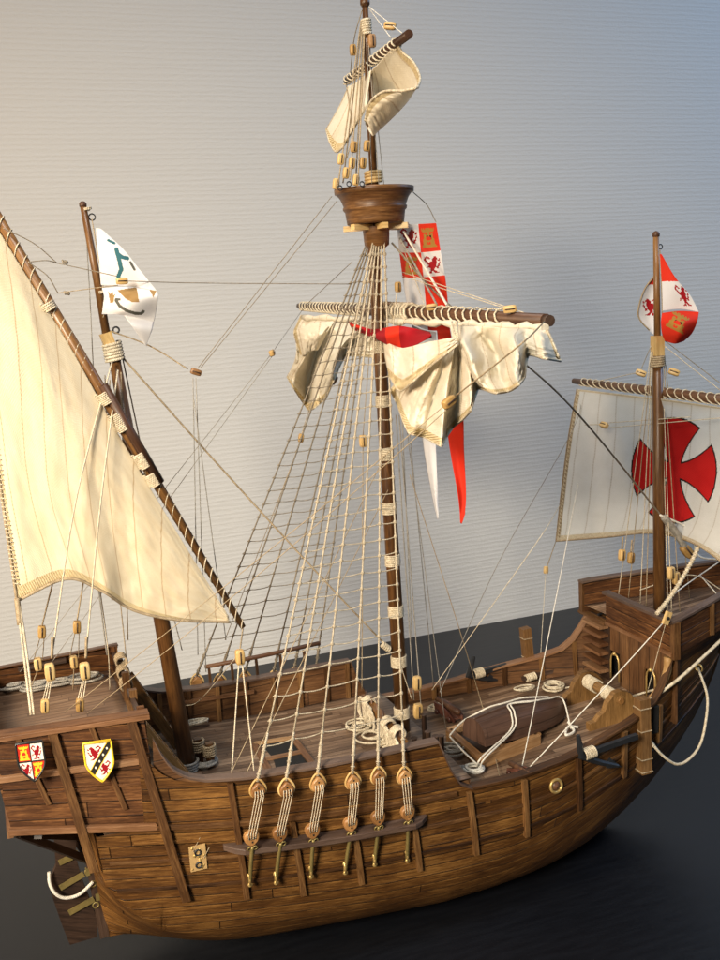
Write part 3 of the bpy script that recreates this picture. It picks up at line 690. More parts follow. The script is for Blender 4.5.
# ================================================================== shrouds with ratlines
UPP = [(258, 790), (286.5, 789), (318, 784), (353, 782), (378.5, 777), (404.5, 777)]
LOW = [(251.5, 838), (280, 834), (312.5, 831), (350.5, 824), (378, 818), (407.5, 813)]
BOT = [(250, 884), (276, 882), (311, 876), (345, 872), (374.5, 864), (407, 860)]
def deadeye(c, r, ax, parent, flip=1, mat='deadeye'):
    b = MB(); c = V(c); pts = []; a = V(ax).normalized(); u = V((0, 0, 1)); s_ = a.cross(u).normalized()
    prof = []
    for k in range(22):
        t = 2*math.pi*k/22; x = math.cos(t); z = math.sin(t)
        w = r*(1+.22*z*flip); zz = z*r*1.08
        if z*flip < -.55: w *= .80
        prof.append((x*w, zz))
    th = r*.42
    rings = [(-th, .78), (-th*.75, .96), (-th*.3, 1.0), (0, .9), (th*.3, 1.0), (th*.75, .96), (th, .78)]
    G = [[c+s_*x*k+u*z*k+a*d for x, z in prof+[prof[0]]] for d, k in rings]
    b.grid(G, [[(i*.2, d*2) for i in range(23)] for d, k in rings]); b.quad(G[0][:-1][::-1]); b.quad(G[-1][:-1])
    for dx, dz in ((-.36, .12*flip), (.36, .12*flip), (0, -.38*flip)):
        q = c+s_*dx*r+u*dz*r+a*(th+.005); b.tube([q-a*.02, q+a*.015], r*.13, 8, m=1)
    o = b.build('deadeye', [M[mat], M['void']], parent, loc=c)
    return o
NETS = {}
for side in (-1, 1):
    lad = empty('shroud_ladder', (16, side*10.3, 12)); lad.parent = SHIP; lad.location = V((16, side*10.3, 12))-WORLD['model_ship']
    lad['label'] = 'near side fan of six shrouds crossed by cream ratlines' if side < 0 else 'far side fan of six shrouds, coloured dark for backlight, crossed by ratlines'
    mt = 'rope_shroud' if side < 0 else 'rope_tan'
    tops = []; bots = []
    for i in range(6):
        up_ = at(*UPP[i], y=-10.5); lo = at(*LOW[i], y=-10.6); bo = at(*BOT[i], y=-10.0)
        if side > 0: up_, lo, bo = [V((p.x+.2, -p.y, p.z+.35)) for p in (up_, lo, bo)]
        th = V((24.9+.17*i, side*(.45+.05*abs(i-2.5)), 51.4+.12*i)); foot = up_+V((0, 0, .62)); d = (th-foot).normalized()
        sb = MB(); jog = foot+d*3.3
        sb.tube([th+V((0, -side*.5, 1.0)), th]+[th.lerp(jog, k/8) for k in range(1, 9)], .068 if side < 0 else .062, 6)
        sb.tube([jog, foot+d*2.4, foot+d*1.9, foot+d*1.0, foot], [.08, .10, .14, .10, .13], 7)
        for k in range(3): sb.torus(foot+d*(.5+.8*k), d, .14, .05, 8, 4)
        sb.tube([up_+V((math.cos(R(t))*.56, 0, math.sin(R(t))*.54+(.24*max(0, math.sin(R(t)))**4))) for t in range(-55, 236, 10)], .085, 6, m=1); sb.build('shroud', [M['rope_shroud' if side < 0 else 'rope_dark'], M['block']], lad)  # far shrouds take a darker rope, backlight painted into their colour
        o1 = deadeye(up_, .52, (0, side, 0), lad, -1); o2 = deadeye(lo, .55, (0, side, 0), lad, 1)
        lb = MB()
        for k, dx in enumerate((-.30, -.1, .1, .30)):
            lb.tube([up_+V((dx*.9, side*.27, .05)), up_+V((dx, side*.3, -.4)), lo+V((dx*.9, side*.3, .4)), lo+V((dx*.7, side*.27, .0))], .033, 5)
        lb.build('lanyard', M['rope'], lad)
        cb = MB(); cb.tube(curve([lo+V((0, side*.1, -.6)), lo.lerp(bo, .45)+V((0, side*.12, 0)), bo], 10), [.13]*3+[.15]*8, 6); cb.torus(lo+V((-.17, side*.1, -.72)), (0, 1, .3), .17, .05, 10, 5); cb.torus(lo+V((.17, side*.1, -.72)), (0, 1, .3), .17, .05, 10, 5)
        cb.build('chain_plate', M['brass_old'], lad)
        nb = MB(); nb.tube([bo+V((0, side*.12, .8)), bo+V((0, side*.12, 0))], .12, 6); nb.ball(bo+V((0, side*.1, .7)), .2, sc=(1, .6, 1)); nb.ball(bo+V((0, side*.1, 0)), .2, sc=(1, .6, 1)); nb.build('chain_bolt', M['brass'], lad)
        tops.append(th); bots.append(jog if False else foot)
    z = 17.3; k = 0; rows = []
    while z < 50.3: rows.append(z); z += interp(z, [16, 20, 24, 50], [1.55, 1.45, 1.1, .98])
    for z in rows:
        P = [bots[i].lerp(tops[i], (z+.05*math.sin(i*2+z)-bots[i].z)/(tops[i].z-bots[i].z)) for i in range(6)]
        rb = MB(); Q = []
        for i in range(5):
            sag = (P[i+1]-P[i]).length*random.uniform(.02, .07)
            for k in range(4): t = k/4; Q.append(P[i].lerp(P[i+1], t)-V((0, 0, sag*4*t*(1-t))))
        Q.append(P[-1]); Q = [P[0]+(P[0]-P[1]).normalized()*.2]+Q+[P[-1]+(P[-1]-P[-2]).normalized()*.15]
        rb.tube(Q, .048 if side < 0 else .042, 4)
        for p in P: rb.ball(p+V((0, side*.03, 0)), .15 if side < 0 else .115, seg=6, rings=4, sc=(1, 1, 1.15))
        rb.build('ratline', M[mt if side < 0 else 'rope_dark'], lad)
    # channel shelf
    b = MB(); G = []; UV = []
    c0, c1 = at(229, 858, y=-10.5), at(427, 824, y=-10.5)
    for i in range(25):
        t = i/24; X = c0.x-.1+(c1.x-c0.x+.3)*t; z = c0.z+(c1.z-c0.z)*t+.15*math.sin(math.pi*t)*-1+(.3 if side > 0 else 0); e = min(1, min(i, 24-i)/2.0+.25)
        yi = Yh(X, z)-.05; yo = yi+(10.75-9.7+.2)*e
        if t > 0: pass
        G.append([V((X, side*yi, z)), V((X, side*yo, z)), V((X, side*yo, z+.42)), V((X, side*yi, z+.42)), V((X, side*yi, z))]); UV.append([(X, 0), (X, .8), (X, 1.2), (X, 2), (X, 2.4)])
    b.grid(G, UV, smooth=False, flip=(side > 0)); b.quad(G[0][:4]); b.quad(G[-1][:4][::-1]); b.build('channel', M['channel'], SHIP, bevel=.05)

# ================================================================== blocks and running rigging
def block(p, ax=(0, 0, 1), s=.5, parent=None, mat='block', face=(0, -1, 0)):
    p, a = V(p), V(ax).normalized(); s *= .74; f = V(face); f = (f-a*f.dot(a)).normalized(); w = a.cross(f); Mx = Matrix((w, f, a)).transposed()
    b = MB(); G = []
    for zz, k in ((-1.25, .66), (-1.15, .86), (-.7, 1), (0, 1.02), (.7, 1), (1.15, .86), (1.25, .66)):
        G.append([p+Mx@V((math.copysign(abs(math.cos(t))**.38, math.cos(t))*.74*s*k*(1 if True else 1), math.copysign(abs(math.sin(t))**.38, math.sin(t))*.62*s*k, zz*s)) for t in [2*math.pi*i/16 for i in range(17)]])
    b.grid(G, [[(j*.3, i*.1) for i in range(17)] for j in range(7)]); b.quad(G[0][:-1][::-1]); b.quad(G[-1][:-1])
    o = b.build('block', M[mat], parent or SHIP)
    g = MB(); g.tube([p+f*.63*s+a*s*.95, p+f*.66*s, p+f*.63*s-a*s*.95], .13*s, 5); g.box(p+f*.6*s+a*.5*s, (.25*s,)*3); g.build('groove', M['dark'], o)
    return o
A = at
line('mizzen_stay', [A(118, 352, y=0), A(397, 657, y=0)], .075, 'rope_tan', sag=.3)
bandp(A(386, 647, y=-.2), (1, 0, -.9), .2, .9, 'rope', SHIP, name='stay_seizing', turns=5)
line('triatic_line', [A(127, 281, y=-2.4), A(205, 283, y=-.8), A(351, 284, y=-.6)], .03, 'rope_dark')
block(A(122, 281, y=-2.5), (1, 0, -.02), .42)
line('crane_line', [A(108, 330, y=0), A(150, 346, y=-.5), A(188, 369, y=-1)], .055, 'rope_tan'); b = MB(); b.torus(A(116, 330, y=0), (0, 1, 0), .22, .07, 12, 5); b.build('eye_ring', M['iron'], fs)
block(A(196, 372, y=-1), (1, 0, -.4), .42, mat='tray')
for dx in (-2, 3): line('peak_halyard', [A(199+dx*.5, 368, y=-1), A(334+dx, 198+dx, y=-2.7)], .028, 'rope_dark')
for (a, c) in (((193, 378), (198, 655)), ((196, 378), (206, 672)), ((194, 400), (226, 640))): line('fall_line', [A(*a, y=-1), A(*c, y=1.5)], .033, 'rope_grey')
for (a, c) in (((3, 228), (57, 263)), ((28, 262), (57, 263)), ((28, 262), (58, 293))):
    line('yard_bridle', [A(*a, y=-2), A((a[0]+c[0])/2+4, (a[1]+c[1])/2-2, y=-1.9), A(*c, y=-1.6)], .035, 'rope_dark')
line('yard_bridle', [A(57, 263, y=-1.6), A(116, 276, y=-2.4)], .03, 'rope_dark'); line('yard_bridle', [A(58, 293, y=-1.6), A(118, 285, y=-2.4)], .03, 'rope_tan')
for p in ((65, 262), (67, 293)): bandp(A(*p, y=-1.6), (1, 0, -.2), .09, .35, 'rope_dark', SHIP, name='splice', turns=3)
line('flag_halyard', [A(92, 219, y=-.3), A(105, 300, y=-.3), A(103, 318, y=-.3)], .035, 'rope_tan'); line('flag_halyard', [A(85, 214, y=.3), A(90, 300, y=.5), A(96, 425, y=1)], .035, 'rope_grey')
# mizzen shrouds falling over the sail, with their tackles
for (P, e) in ((((112, 362), (76, 500), (52, 655)), (50, 672)), (((118, 370), (101, 500), (86, 655)), (85, 671)), ):
    line('mizzen_shroud', [A(P[0][0], P[0][1], y=-.9), A(P[1][0], P[1][1], y=-4.5), A(P[2][0], P[2][1], y=-6.4)], .06, 'rope'); line('rope_end', [A(P[2][0]+.5, P[2][1]-18, y=-6.4), A(P[2][0], P[2][1]+3, y=-6.4)], .1, 'rope_tan')
    block(A(*e, y=-6.4), (0, 0, 1), .62, mat='pale'); f_ = (e[0]-5, e[1]+34); block(A(*f_, y=-6.9), (.1, 0, 1), .5, mat='block')
    for dx in (-2.5, 0, 3): line('tackle_fall', [A(e[0]+dx*.6, e[1]+6, y=-6.4), A(f_[0]+dx, f_[1]-4, y=-6.9)], .035, 'rope')
for (a, c, y_) in (((105, 375), (112, 600), -2.2), ((121, 372), (128, 640), 1.2), ((110, 380), (100, 590), -3)):
    line('mizzen_shroud', [A(*a, y=-.8), A(*c, y=y_)], .045, 'rope_tan')
line('mizzen_shroud', [A(121, 350, y=.3), A(146, 470, y=1.5)], .05, 'rope_dark'); line('mizzen_shroud', [A(118, 352, y=.3), A(160, 560, y=3.5), A(182, 650, y=6)], .045, 'rope_grey')
for (a, bl, lw, q) in (((52, 592), (42, 632), (38, 664), (30, 690)), ((82, 588), (77, 627), (74, 662), (73, 690))):
    line('sail_tackle', [A(a[0]+4, a[1]-22, y=-1), A(bl[0], bl[1]-6, y=-1)], .055, 'rope_tan'); block(A(*bl, y=-1), (.1, 0, 1), .5, mat='block'); block(A(*lw, y=1.5), (0, 0, 1), .52, mat='pale')
    for dx in (-3, 3): line('tackle_fall', [A(bl[0]+dx*.7, bl[1]+6, y=-1), A(lw[0]+dx*1.5, lw[1]-3, y=1.5)], .033, 'rope_tan')
    line('tackle_fall', [A(lw[0], lw[1]+6, y=1.5), A(*q, y=3)], .04, 'rope_tan')
for dx in (0, 3): line('clew_line', [A(17+dx*.4, 598, y=-3.6), A(22+dx, 640, y=-4.5), A(31+dx, 715, y=-7)], .085, 'rope')
line('clew_seizing', [A(17, 598, y=-3.6), A(20, 625, y=-4)], .2, 'rope_tan')
line('sheet_line', [A(98, 575, y=-1.5), A(108, 650, y=-1), A(110, 690, y=.5)], .04, 'rope'); line('sheet_line', [A(118, 580, y=-1), A(126, 655, y=0)], .04, 'rope_tan')
line('sheet_line', [A(97, 578, y=-1.6), A(107, 655, y=-1.5)], .05, 'rope_grey')
# main braces running aft and their blocks
ye = A(537, 332, x=26.0); bb = A(449, 402, x=19)
line('brace_line', [A(544, 322, x=25.6), A(528, 338, x=19.8), A(500, 361, x=19.2), bb+V((.3, -.2, .3))], .045, 'rope_tan'); block(bb, ye-bb, .46, mat='block')
line('brace_line', [bb, A(65, 712, y=-6.6)], .026, 'rope_tan', sag=.2); line('brace_line', [bb+V((0, 0, -.3)), A(88, 713, y=-6.6)], .026, 'rope_tan', sag=.35)
ye2 = A(303, 309, x=26.8); b2 = A(272, 353, x=17)
line('brace_line', [ye2, b2], .03, 'rope_grey'); block(b2, ye2-b2, .42, mat='rope' if False else 'pale')
line('brace_line', [b2, A(20, 672, y=6.4)], .025, 'rope_grey'); line('brace_line', [b2+V((.2, 0, 0)), A(52, 662, y=6.4)], .025, 'rope_grey')
# backstay pair from the stamped plate
for (a, c) in (((193, 852), (385, 455)), ((204, 858), (388, 490))): line('backstay', [A(*a, y=-9.3), A(*c, y=-.7)], .032, 'rope_tan')
line('tackle_fall', [A(239, 661, y=-5), A(232, 771, y=-8.4)], .05, 'rope'); line('tackle_fall', [A(242, 661, y=-5), A(254, 771, y=-8.4)], .05, 'rope')
block(A(240, 657, y=-5), (0, 0, 1), .6); line('tackle_fall', [A(243, 628, y=-1.6), A(240, 650, y=-5)], .06, 'rope_tan'); line('tackle_fall', [A(238, 655, y=-5), A(200, 700, y=4), A(183, 706, y=7)], .03, 'rope')
# lifts and halyards at the main mast
line('halyard', [A(404, 232, y=-.6), A(447, 305, x=27)], .09, 'rope_white'); line('halyard', [A(400, 238, y=-.4), A(437, 305, x=27.4)], .08, 'rope_grey')
for (a, c) in (((404, 250), (425, 306)), ((402, 276), (505, 308)), ((402, 272), (540, 318))): line('lift_line', [A(*a, y=-.5), A(*c, x=26.6)], .03, 'rope')
for p in ((398, 287), (432, 307), (510, 309)): block(A(*p, x=26.2), (1, -.6, .1) if p[0] > 400 else (0, 0, 1), .42, mat='pale')
block(A(391, 350, x=24.8), (.2, 0, 1), .5, mat='pale'); block(A(393, 341, x=24.8), (.2, 0, 1), .45, mat='pale')
for i, (a, c) in enumerate((((391, 345), (397, 290)), ((394, 345), (405, 318)))): line('bunt_line', [A(*a, x=24.9), A(*c, x=25.8)], .03, 'rope')
for (x0, x1, y1, yy) in ((396, 414, 700, -1.5), (399, 421, 706, -1.7), (402, 412, 640, -1.2), (408, 434, 690, 2.5), (405, 446, 730, 1.0)):
    line('halyard', [A(x0, 415, y=-.8), A(x1, y1, y=yy)], .045 if yy < 0 else .035, 'rope_grey')
block(A(417, 683, y=-1.6), (.05, 0, 1), .62, mat='pale'); block(A(418, 711, y=-1.7), (.05, 0, 1), .66, mat='pale')
block(A(363, 441, y=-1), (0, 0, 1), .5); line('bunt_line', [A(372, 320, y=-.6), A(363, 436, y=-1)], .03, 'rope_tan'); line('bunt_line', [A(363, 446, y=-1), A(362, 690, y=-2.5)], .035, 'rope_tan')
block(A(301, 438, y=8), (.2, 0, 1), .4); line('bunt_line', [A(312, 400, y=12), A(302, 433, y=8)], .035, 'rope_tan'); line('bunt_line', [A(300, 443, y=8), A(225, 640, y=8.8)], .03, 'rope_tan')
block(A(334, 380, x=26.2), (.5, 0, .7), .45, mat='tray')
line('lift_line', [A(352, 262, y=0), A(305, 306, x=26.8)], .03, 'rope_dark')
# main stay and its big wrapped block at the foremast
ms = [A(392, 243, y=0), A(447, 303, x=29), A(560, 395, x=38), A(655, 508, y=-.8), A(672, 530, y=-1)]
line('main_stay', ms, .085, 'rope_dark'); line('stay_eye', [A(664, 517, y=-1), A(674, 530, y=-1), A(684, 545, y=-1), A(691, 556, y=-1)], .34, 'rope_grey', seg=8); block(A(687, 551, y=-1), (1, 0, -1.2), .75, mat='block')
line('main_stay', [A(660, 515, y=-1), A(690, 530, y=-1), A(698, 555, y=-1), A(720, 560, y=-1.2)], .09, 'rope_white')
# fore rigging
line('fore_brace', [A(440, 692, y=-.5), A(500, 560, x=40), A(575, 425, x=50), A(576, 392, x=51.5)], .035, 'rope_grey'); line('fore_brace', [A(432, 690, y=-2), A(535, 545, x=36), A(560, 505, x=42)], .03, 'rope')
fb = A(546, 570, x=48); line('fore_sheet', [A(556, 541, x=51.4), fb], .05, 'rope_tan'); block(fb, (.2, .2, 1), .42, mat='pale')
line('fore_sheet', [fb, A(540, 665, y=8.3)], .03, 'rope'); line('fore_sheet', [A(578, 484, x=50), A(521, 772, y=-8)], .045, 'rope_white', sag=.3)
line('fore_sheet', [A(523, 774, y=-8), A(664, 622, y=-6.9)], .05, 'rope_white', sag=.15); line('tack_line', [A(666, 622, y=-6.9), A(648, 690, y=-6)], .03, 'rope')
line('bowline', [A(410, 475, y=-.7), A(455, 615, x=30), A(482, 705, x=34), A(501, 781, y=-8.6)], .035, 'rope_tan')
line('bowline', [A(399, 660, y=-.7), A(412, 700, y=-1)], .03, 'rope')
for i, (a, c, y_) in enumerate((((651, 352), (617, 607), 4.2), ((652, 352), (628, 603), 3.2), ((652, 350), (640, 608), 1.2), ((653, 352), (646, 612), .2), ((662, 352), (672, 618), -2), ((663, 350), (680, 612), -1.5), ((661, 352), (668, 610), -.9), ((664, 350), (690, 600), 1.5))):
    line('fore_shroud', [A(*a, y=0), A(*c, y=y_)], .042, 'rope_tan' if i % 2 else 'rope')
for a, c in (((664, 340), (720, 383)), ((662, 344), (720, 390)), ((651, 346), (640, 372)), ((640, 372), (590, 383))): line('fore_lift', [A(*a, y=0), A(*c, x=51.3)], .035, 'rope_dark' if a[0] > 663 else 'rope')
for p in ((641, 373), (674, 372)): block(A(*p, x=51), (.6, -.5, -.3), .5, mat='pale')
for p in ((622, 555), (631, 558)): block(A(*p, y=2.8), (.1, 0, 1), .55, mat='block'); line('rope_end', [A(p[0]+1, p[1]-18, y=2.8), A(p[0], p[1]-6, y=2.8)], .08, 'rope_tan')
for p in ((671, 573), (676, 578)): block(A(*p, y=-1.6), (0, 0, 1), .6, mat='pale')
for a, c in (((585, 425), (606, 424)), ((606, 423), (690, 417)), ((606, 428), (720, 418))): line('reef_line', [A(*a, x=50.6), A(*c, x=50.6)], .035, 'rope')
block(A(604, 425, x=50.5), (.1, -1, -.1), .5, mat='rope' if False else 'pale')
for a, c in (((617, 605), (608, 560)),): pass
sp = [A(657, 614, y=-5.8), A(672, 595, y=-5), A(690, 565, y=-4.5), A(705, 533, y=-4), A(730, 480, y=-3.4)]
st = line('served_stay', sp, .16, 'rope', seg=8)
b = MB(); Q = curve(sp, 60)
sa = (Q[-1]-Q[0]).normalized(); s1 = sa.orthogonal().normalized(); s2 = sa.cross(s1)
b.tube([cr(Q, i/400)+(s1*math.cos(i*.62)+s2*math.sin(i*.62))*.18 for i in range(401)], .055, 4)
b.build('serving', M['rope'], st)
line('gammoning', [A(666, 600, y=-4), A(690, 582, y=-1), A(722, 560, y=0)], .06, 'rope_white'); line('gammoning', [A(640, 590, y=2), A(690, 575, y=1), A(722, 590, y=0)], .05, 'rope')
line('gammoning', [A(700, 575, y=0), A(722, 600, y=-1)], .06, 'rope_white')
line('anchor_cable', [A(641, 706, y=-6.6), A(680, 678, y=-7.2), A(730, 632, y=-6)], .15, 'rope', n=14)
line('anchor_cable', [A(570, 730, y=-.5), A(612, 705, y=-1.5), A(640, 694, y=-2), A(665, 687, y=-3)], .11, 'rope'); line('anchor_cable', [A(568, 726, y=-.5), A(598, 700, y=1), A(640, 680, y=1.4)], .11, 'rope')
line('mooring_rope', [A(698, 668, y=-5), A(707, 695, y=-6.6), A(706, 720, y=-7.6), A(700, 745, y=-8.2), A(688, 760, y=-8.6), A(676, 764, y=-8.8), A(662, 755, y=-8.7), A(650, 741, y=-8.2)], .12, 'rope', n=8)
b = MB(); b.torus(A(699, 668, y=-4.9), (1, .3, 0), .33, .09, 14, 6); b.build('hawse_ring', M['brass'], SHIP)
line('rope_end', [A(653, 746, y=-8.3), A(646, 738, y=-8.1)], .22, 'rope')
# topsail and nest rigging
for i, (x0, x1, y1) in enumerate(((361, 338, 186), (362, 343, 183), (363, 350, 180), (364, 356, 178), (365, 358, 184), (366, 372, 184), (367, 379, 186), (367, 384, 186))):
    line('topmast_shroud', [A(x0, 22, y=0), A(x1, y1, y=-1.6 if i % 2 else -2.4)], .05 if i < 5 else .03, 'rope_tan' if i < 5 else 'rope_grey')
for p in ((341, 159), (352, 163), (363, 163), (346, 173), (356, 180), (354, 147), (367, 146), (336, 184)): block(A(*p, y=-2.0), (.15, 0, 1), .42, mat='block' if p[0] != 336 else 'pale')
for p in ((349, 184), (362, 184), (340, 188)): b = MB(); b.torus(A(*p, y=-2.6), (0, 1, 0), .17, .05, 10, 4); b.build('nest_ring', M['iron'], nest)
line('lift_line', [A(362, 10, y=0), A(354, 40, y=.5), A(350, 78, x=25.7)], .035, 'rope_dark'); block(A(353, 50, y=.5), (0, 0, 1), .42); block(A(372, 41, y=-.4), (0, 0, 1), .5, mat='tray')
line('lift_line', [A(368, 6, y=0), A(402, 33, x=25.2)], .03, 'rope_white'); line('lift_line', [A(369, 8, y=0), A(391, 38, x=25.4)], .03, 'rope_white'); block(A(390, 26, x=25.2), (1, -.6, -.2), .45)
line('topsail_sheet', [A(346, 82, x=25.9), A(352, 130, y=-1), A(347, 158, y=-1.8)], .04, 'rope_tan')
line('pennant_line', [A(413, 192, y=0), A(427, 205, y=.5), A(436, 222, x=28)], .035, 'rope_dark')

# ================================================================== deck fittings
wz = Zwd
def dk(x, y_, dz=0, z=None): return A(x, y_, z=z+dz)
# main hatch
zh = 11.62
hc = [A(254, 745, z=zh), A(293, 739, z=zh), A(314, 767, z=zh), A(271, 775, z=zh)]
hb = empty('hatch', hc[0]); hb.parent = SHIP; hb.location = hc[0]-WORLD['model_ship']
for i in range(4): b = MB(); b.beam(hc[i], hc[(i+1) % 4], .5, .35); b.build('coaming', M['tray'] if i % 2 == 0 else M['rail'], hb, bevel=.04)
b = MB(); b.beam(hc[0].lerp(hc[3], .55), hc[1].lerp(hc[2], .5), .5, .34); b.build('hatch_bar', M['rail'], hb, bevel=.03)
b = MB(); b.quad([p+V((0, 0, .04)) for p in hc]); b.build('hatch_shade', M['void'], hb)  # black sheet stands in for the darkness inside the hatch
def coil(c, r, turns=3, rr=.09, name='coil', mat='rope', parent=None, squash=.75, wob=.15, lift=.1):
    b = MB(); P = []; N = turns*16; ph = random.random()*6
    for i in range(N+1):
        a = 2*math.pi*i/16; q = r*(1-.12*(i/N))*(1+wob*math.sin(a*.37+ph)+random.uniform(-.03, .03)); P.append(V(c)+V((math.cos(a)*q, math.sin(a)*q*squash/.75, lift*i/16+rr)))
    b.tube(P, rr, 6); return b, P
# bitts on the half deck
for (x, y_, h) in ((200, 766, 2.3), (211, 767, 2.0)):
    p = A(x, y_, z=11.9); b = MB(); b.box(p+V((0, 0, h/2)), (.55, .55, h)); bt = b.build('bitt', M['frame'], SHIP, bevel=.05)
    bandp(p+V((0, 0, h-.6)), (0, 0, 1), .45, .9, 'rope_tan', bt, turns=5)
# kevel at the main mast
k0, k1 = A(364, 697, x=23.6), A(404, 744, x=23.6); b = MB(); b.beam(k0, k1, .6, .55); kv = b.build('pin_rail', M['mast'], SHIP, bevel=.05)
for q in (.08, .5, .95): p = k0.lerp(k1, q); b = MB(); b.beam(V((p.x+.1, p.y, 11.2)), p, .45, .45, upv=(1, 0, 0)); b.build('rail_post', M['mast'], kv, bevel=.03)
for i in range(7):
    p = k0.lerp(k1, (i+.5)/7); b = MB(); b.tube([p+V((0, 0, -.7)), p+V((0, 0, .8))], .11, 6); b.build('belaying_pin', M['mast_dark'], kv)
for (x, y_, h) in ((425, 742, 2.3), (429, 755, 1.9), (437, 762, 2.1), (415, 758, 1.6), (442, 752, 1.3)):
    p = A(x, y_, z=11.2); b = MB(); b.tube([V((p.x, p.y, 11)), V((p.x, p.y, 11.2+h)), V((p.x, p.y, 11.3+h))], [.22, .22, .3], 8); b.build('deck_post', M['dark'], SHIP)
# tray and cradle under the boat
z0 = 10.35; Bp_, Ap_, Cp_ = A(481, 758, z=z0), A(449, 731, z=z0), A(538, 736, z=z0); Dp_ = Ap_+(Cp_-Bp_)
tr = empty('boat_cradle', Bp_); tr.parent = SHIP; tr.location = Bp_-WORLD['model_ship']
for a, c in ((Ap_, Bp_), (Bp_, Cp_), (Cp_, Dp_), (Dp_, Ap_)): b = MB(); b.beam(a-V((0, 0, .3)), c-V((0, 0, .3)), .6, .95); b.build('cradle_side', M['tray'], tr, bevel=.05)
b = MB(); b.quad([p-V((0, 0, .3)) for p in (Ap_, Bp_, Cp_, Dp_)]); b.build('cradle_floor', M['dark'], tr)
b = MB(); b.beam(Bp_.lerp(Cp_, .45), Ap_.lerp(Dp_, .45), .4, .3); b.build('cradle_bar', M['tray'], tr, bevel=.03)
# windlass
wc = empty('windlass', A(603, 715, y=0)); wc.parent = SHIP; wc.location = WORLD[wc.name]-WORLD['model_ship']
prof = [(588, 728), (588, 723), (594, 721), (598, 715), (603, 711), (606, 702), (610, 697), (613, 692), (620, 690), (628, 692), (635, 699), (638, 708), (638, 716)]
yn = A(590, 728, z=10.15).y; yfar = A(560, 706, z=10.15).y-yn; Pn = [A(x, y_, y=yn) for x, y_ in prof]; Pn[0].z -= .5; Pn[-1].z -= .8
for dy in (0, yfar):
    b = MB(); b.prism([p+V((0, dy-.3, 0)) for p in Pn], (0, .6, 0)); b.build('cheek', M['cheek'], wc, bevel=.06)
d0 = A(621, 701, y=yn-.35); d1 = d0+V((0, yfar+.7, 0)); b = MB(); b.tube([d0, d1], .48, 8, smooth=False); b.build('drum', M['cheek'], wc)
for q in (.26, .74): bandp(d0.lerp(d1, q), (0, 1, 0), .55, 1.6, 'rope', wc, name='cable_turns', turns=11)
b = MB(); b.tube([d0-V((0, .12, 0)), d0+V((0, .1, 0))], .3, 6); b.build('axle_cap', M['mast'], wc)
# catheads / timberheads
for (p0, p1, yy, w) in (((642, 698), (644, 772), -8.0, .95), ((525, 628), (529, 666), 8.7, .85)):
    a, c = A(*p0, y=yy), A(*p1, y=yy); b = MB(); b.beam(a, c, w, w, upv=(1, 0, 0)); tp = b.build('timberhead', M['post'], SHIP, bevel=.1)
    for q in ((.12, .42, .8, .97) if yy < 0 else (.25, .75)): pp = a.lerp(c, q); s = w*.53; bb_ = MB(); bb_.tube([pp+V(v) for v in ((-s, -s, 0), (s, -s, 0), (s, s, 0), (-s, s, 0), (-s, -s, 0))], .055, 5, smooth=False); bb_.build('rope_band', M['rope_tan'], tp)
for (x, z) in ((44.9, 12.2),): b = MB(); b.beam((43.9, -6.7, 12.15), (47.0, -5.9, 12.9), .25, 1.1, upv=(0, 1, 0)); b.build('side_board', M['channel'], SHIP, bevel=.04)
for X in (45.2,): b = MB(); b.beam((X, -Yh(X, 11)-.02, 10.0), (X, -Yh(X, 12.4)-.02, 12.4), .55, .3, upv=(0, 1, 0)); b.build('gap_shade', M['void'], SHIP)  # black block paints the shade of the gap beside the timberhead
# hawse port on the side
c = A(555, 785, y=-9.55); c = V((c.x, -Yh(c.x, c.z)-.12, c.z)); b = MB(); b.torus(c, (.06, -1, .1), .5, .13, 22, 8); pr = b.build('side_ring', M['brass'], SHIP)
b = MB(); b.lathe([(0, .42), (.1, .4), (.25, .2), (.3, 0)], c-V((0, -.1, 0)), (.06, -1, .1), 14); b.build('ring_plug', M['mast_dark'], pr)
# stamped brass plate with rope eyes
c0_ = A(198, 858, y=-9.2); Xp, zp = c0_.x, c0_.z; Xp = Xp; yp = -Yh(Xp, zp)-.16
b = MB(); b.box((Xp, yp, zp), (1.15, .12, 1.85)); pl_ = b.build('stamped_plate', M['copper'], SHIP, bevel=.03)
for dz in (-.5, .45):
    b = MB(); b.torus((Xp, yp-.12, zp+dz), (0, 1, 0), .2, .06, 12, 5); b.build('eye_ring', M['iron'], pl_)
for i in range(14):
    b = MB(); b.ball((Xp+random.uniform(-.45, .45), yp-.07, zp+random.uniform(-.8, .8)), random.uniform(.07, .14), seg=6, rings=3, sc=(1, .5, 1)); b.build('embossing', M['brass'], pl_)
# corner fitting on the forecastle
c = A(667, 618, y=-7.2); b = MB(); b.box(c, (.5, .3, 1.1), Matrix.Rotation(R(25), 3, 'Y')); cf = b.build('corner_fitting', M['pale'], fc, bevel=.05); b = MB(); b.ball(c-V((0, .14, 0)), .16); b.build('pin_hole', M['void'], cf)
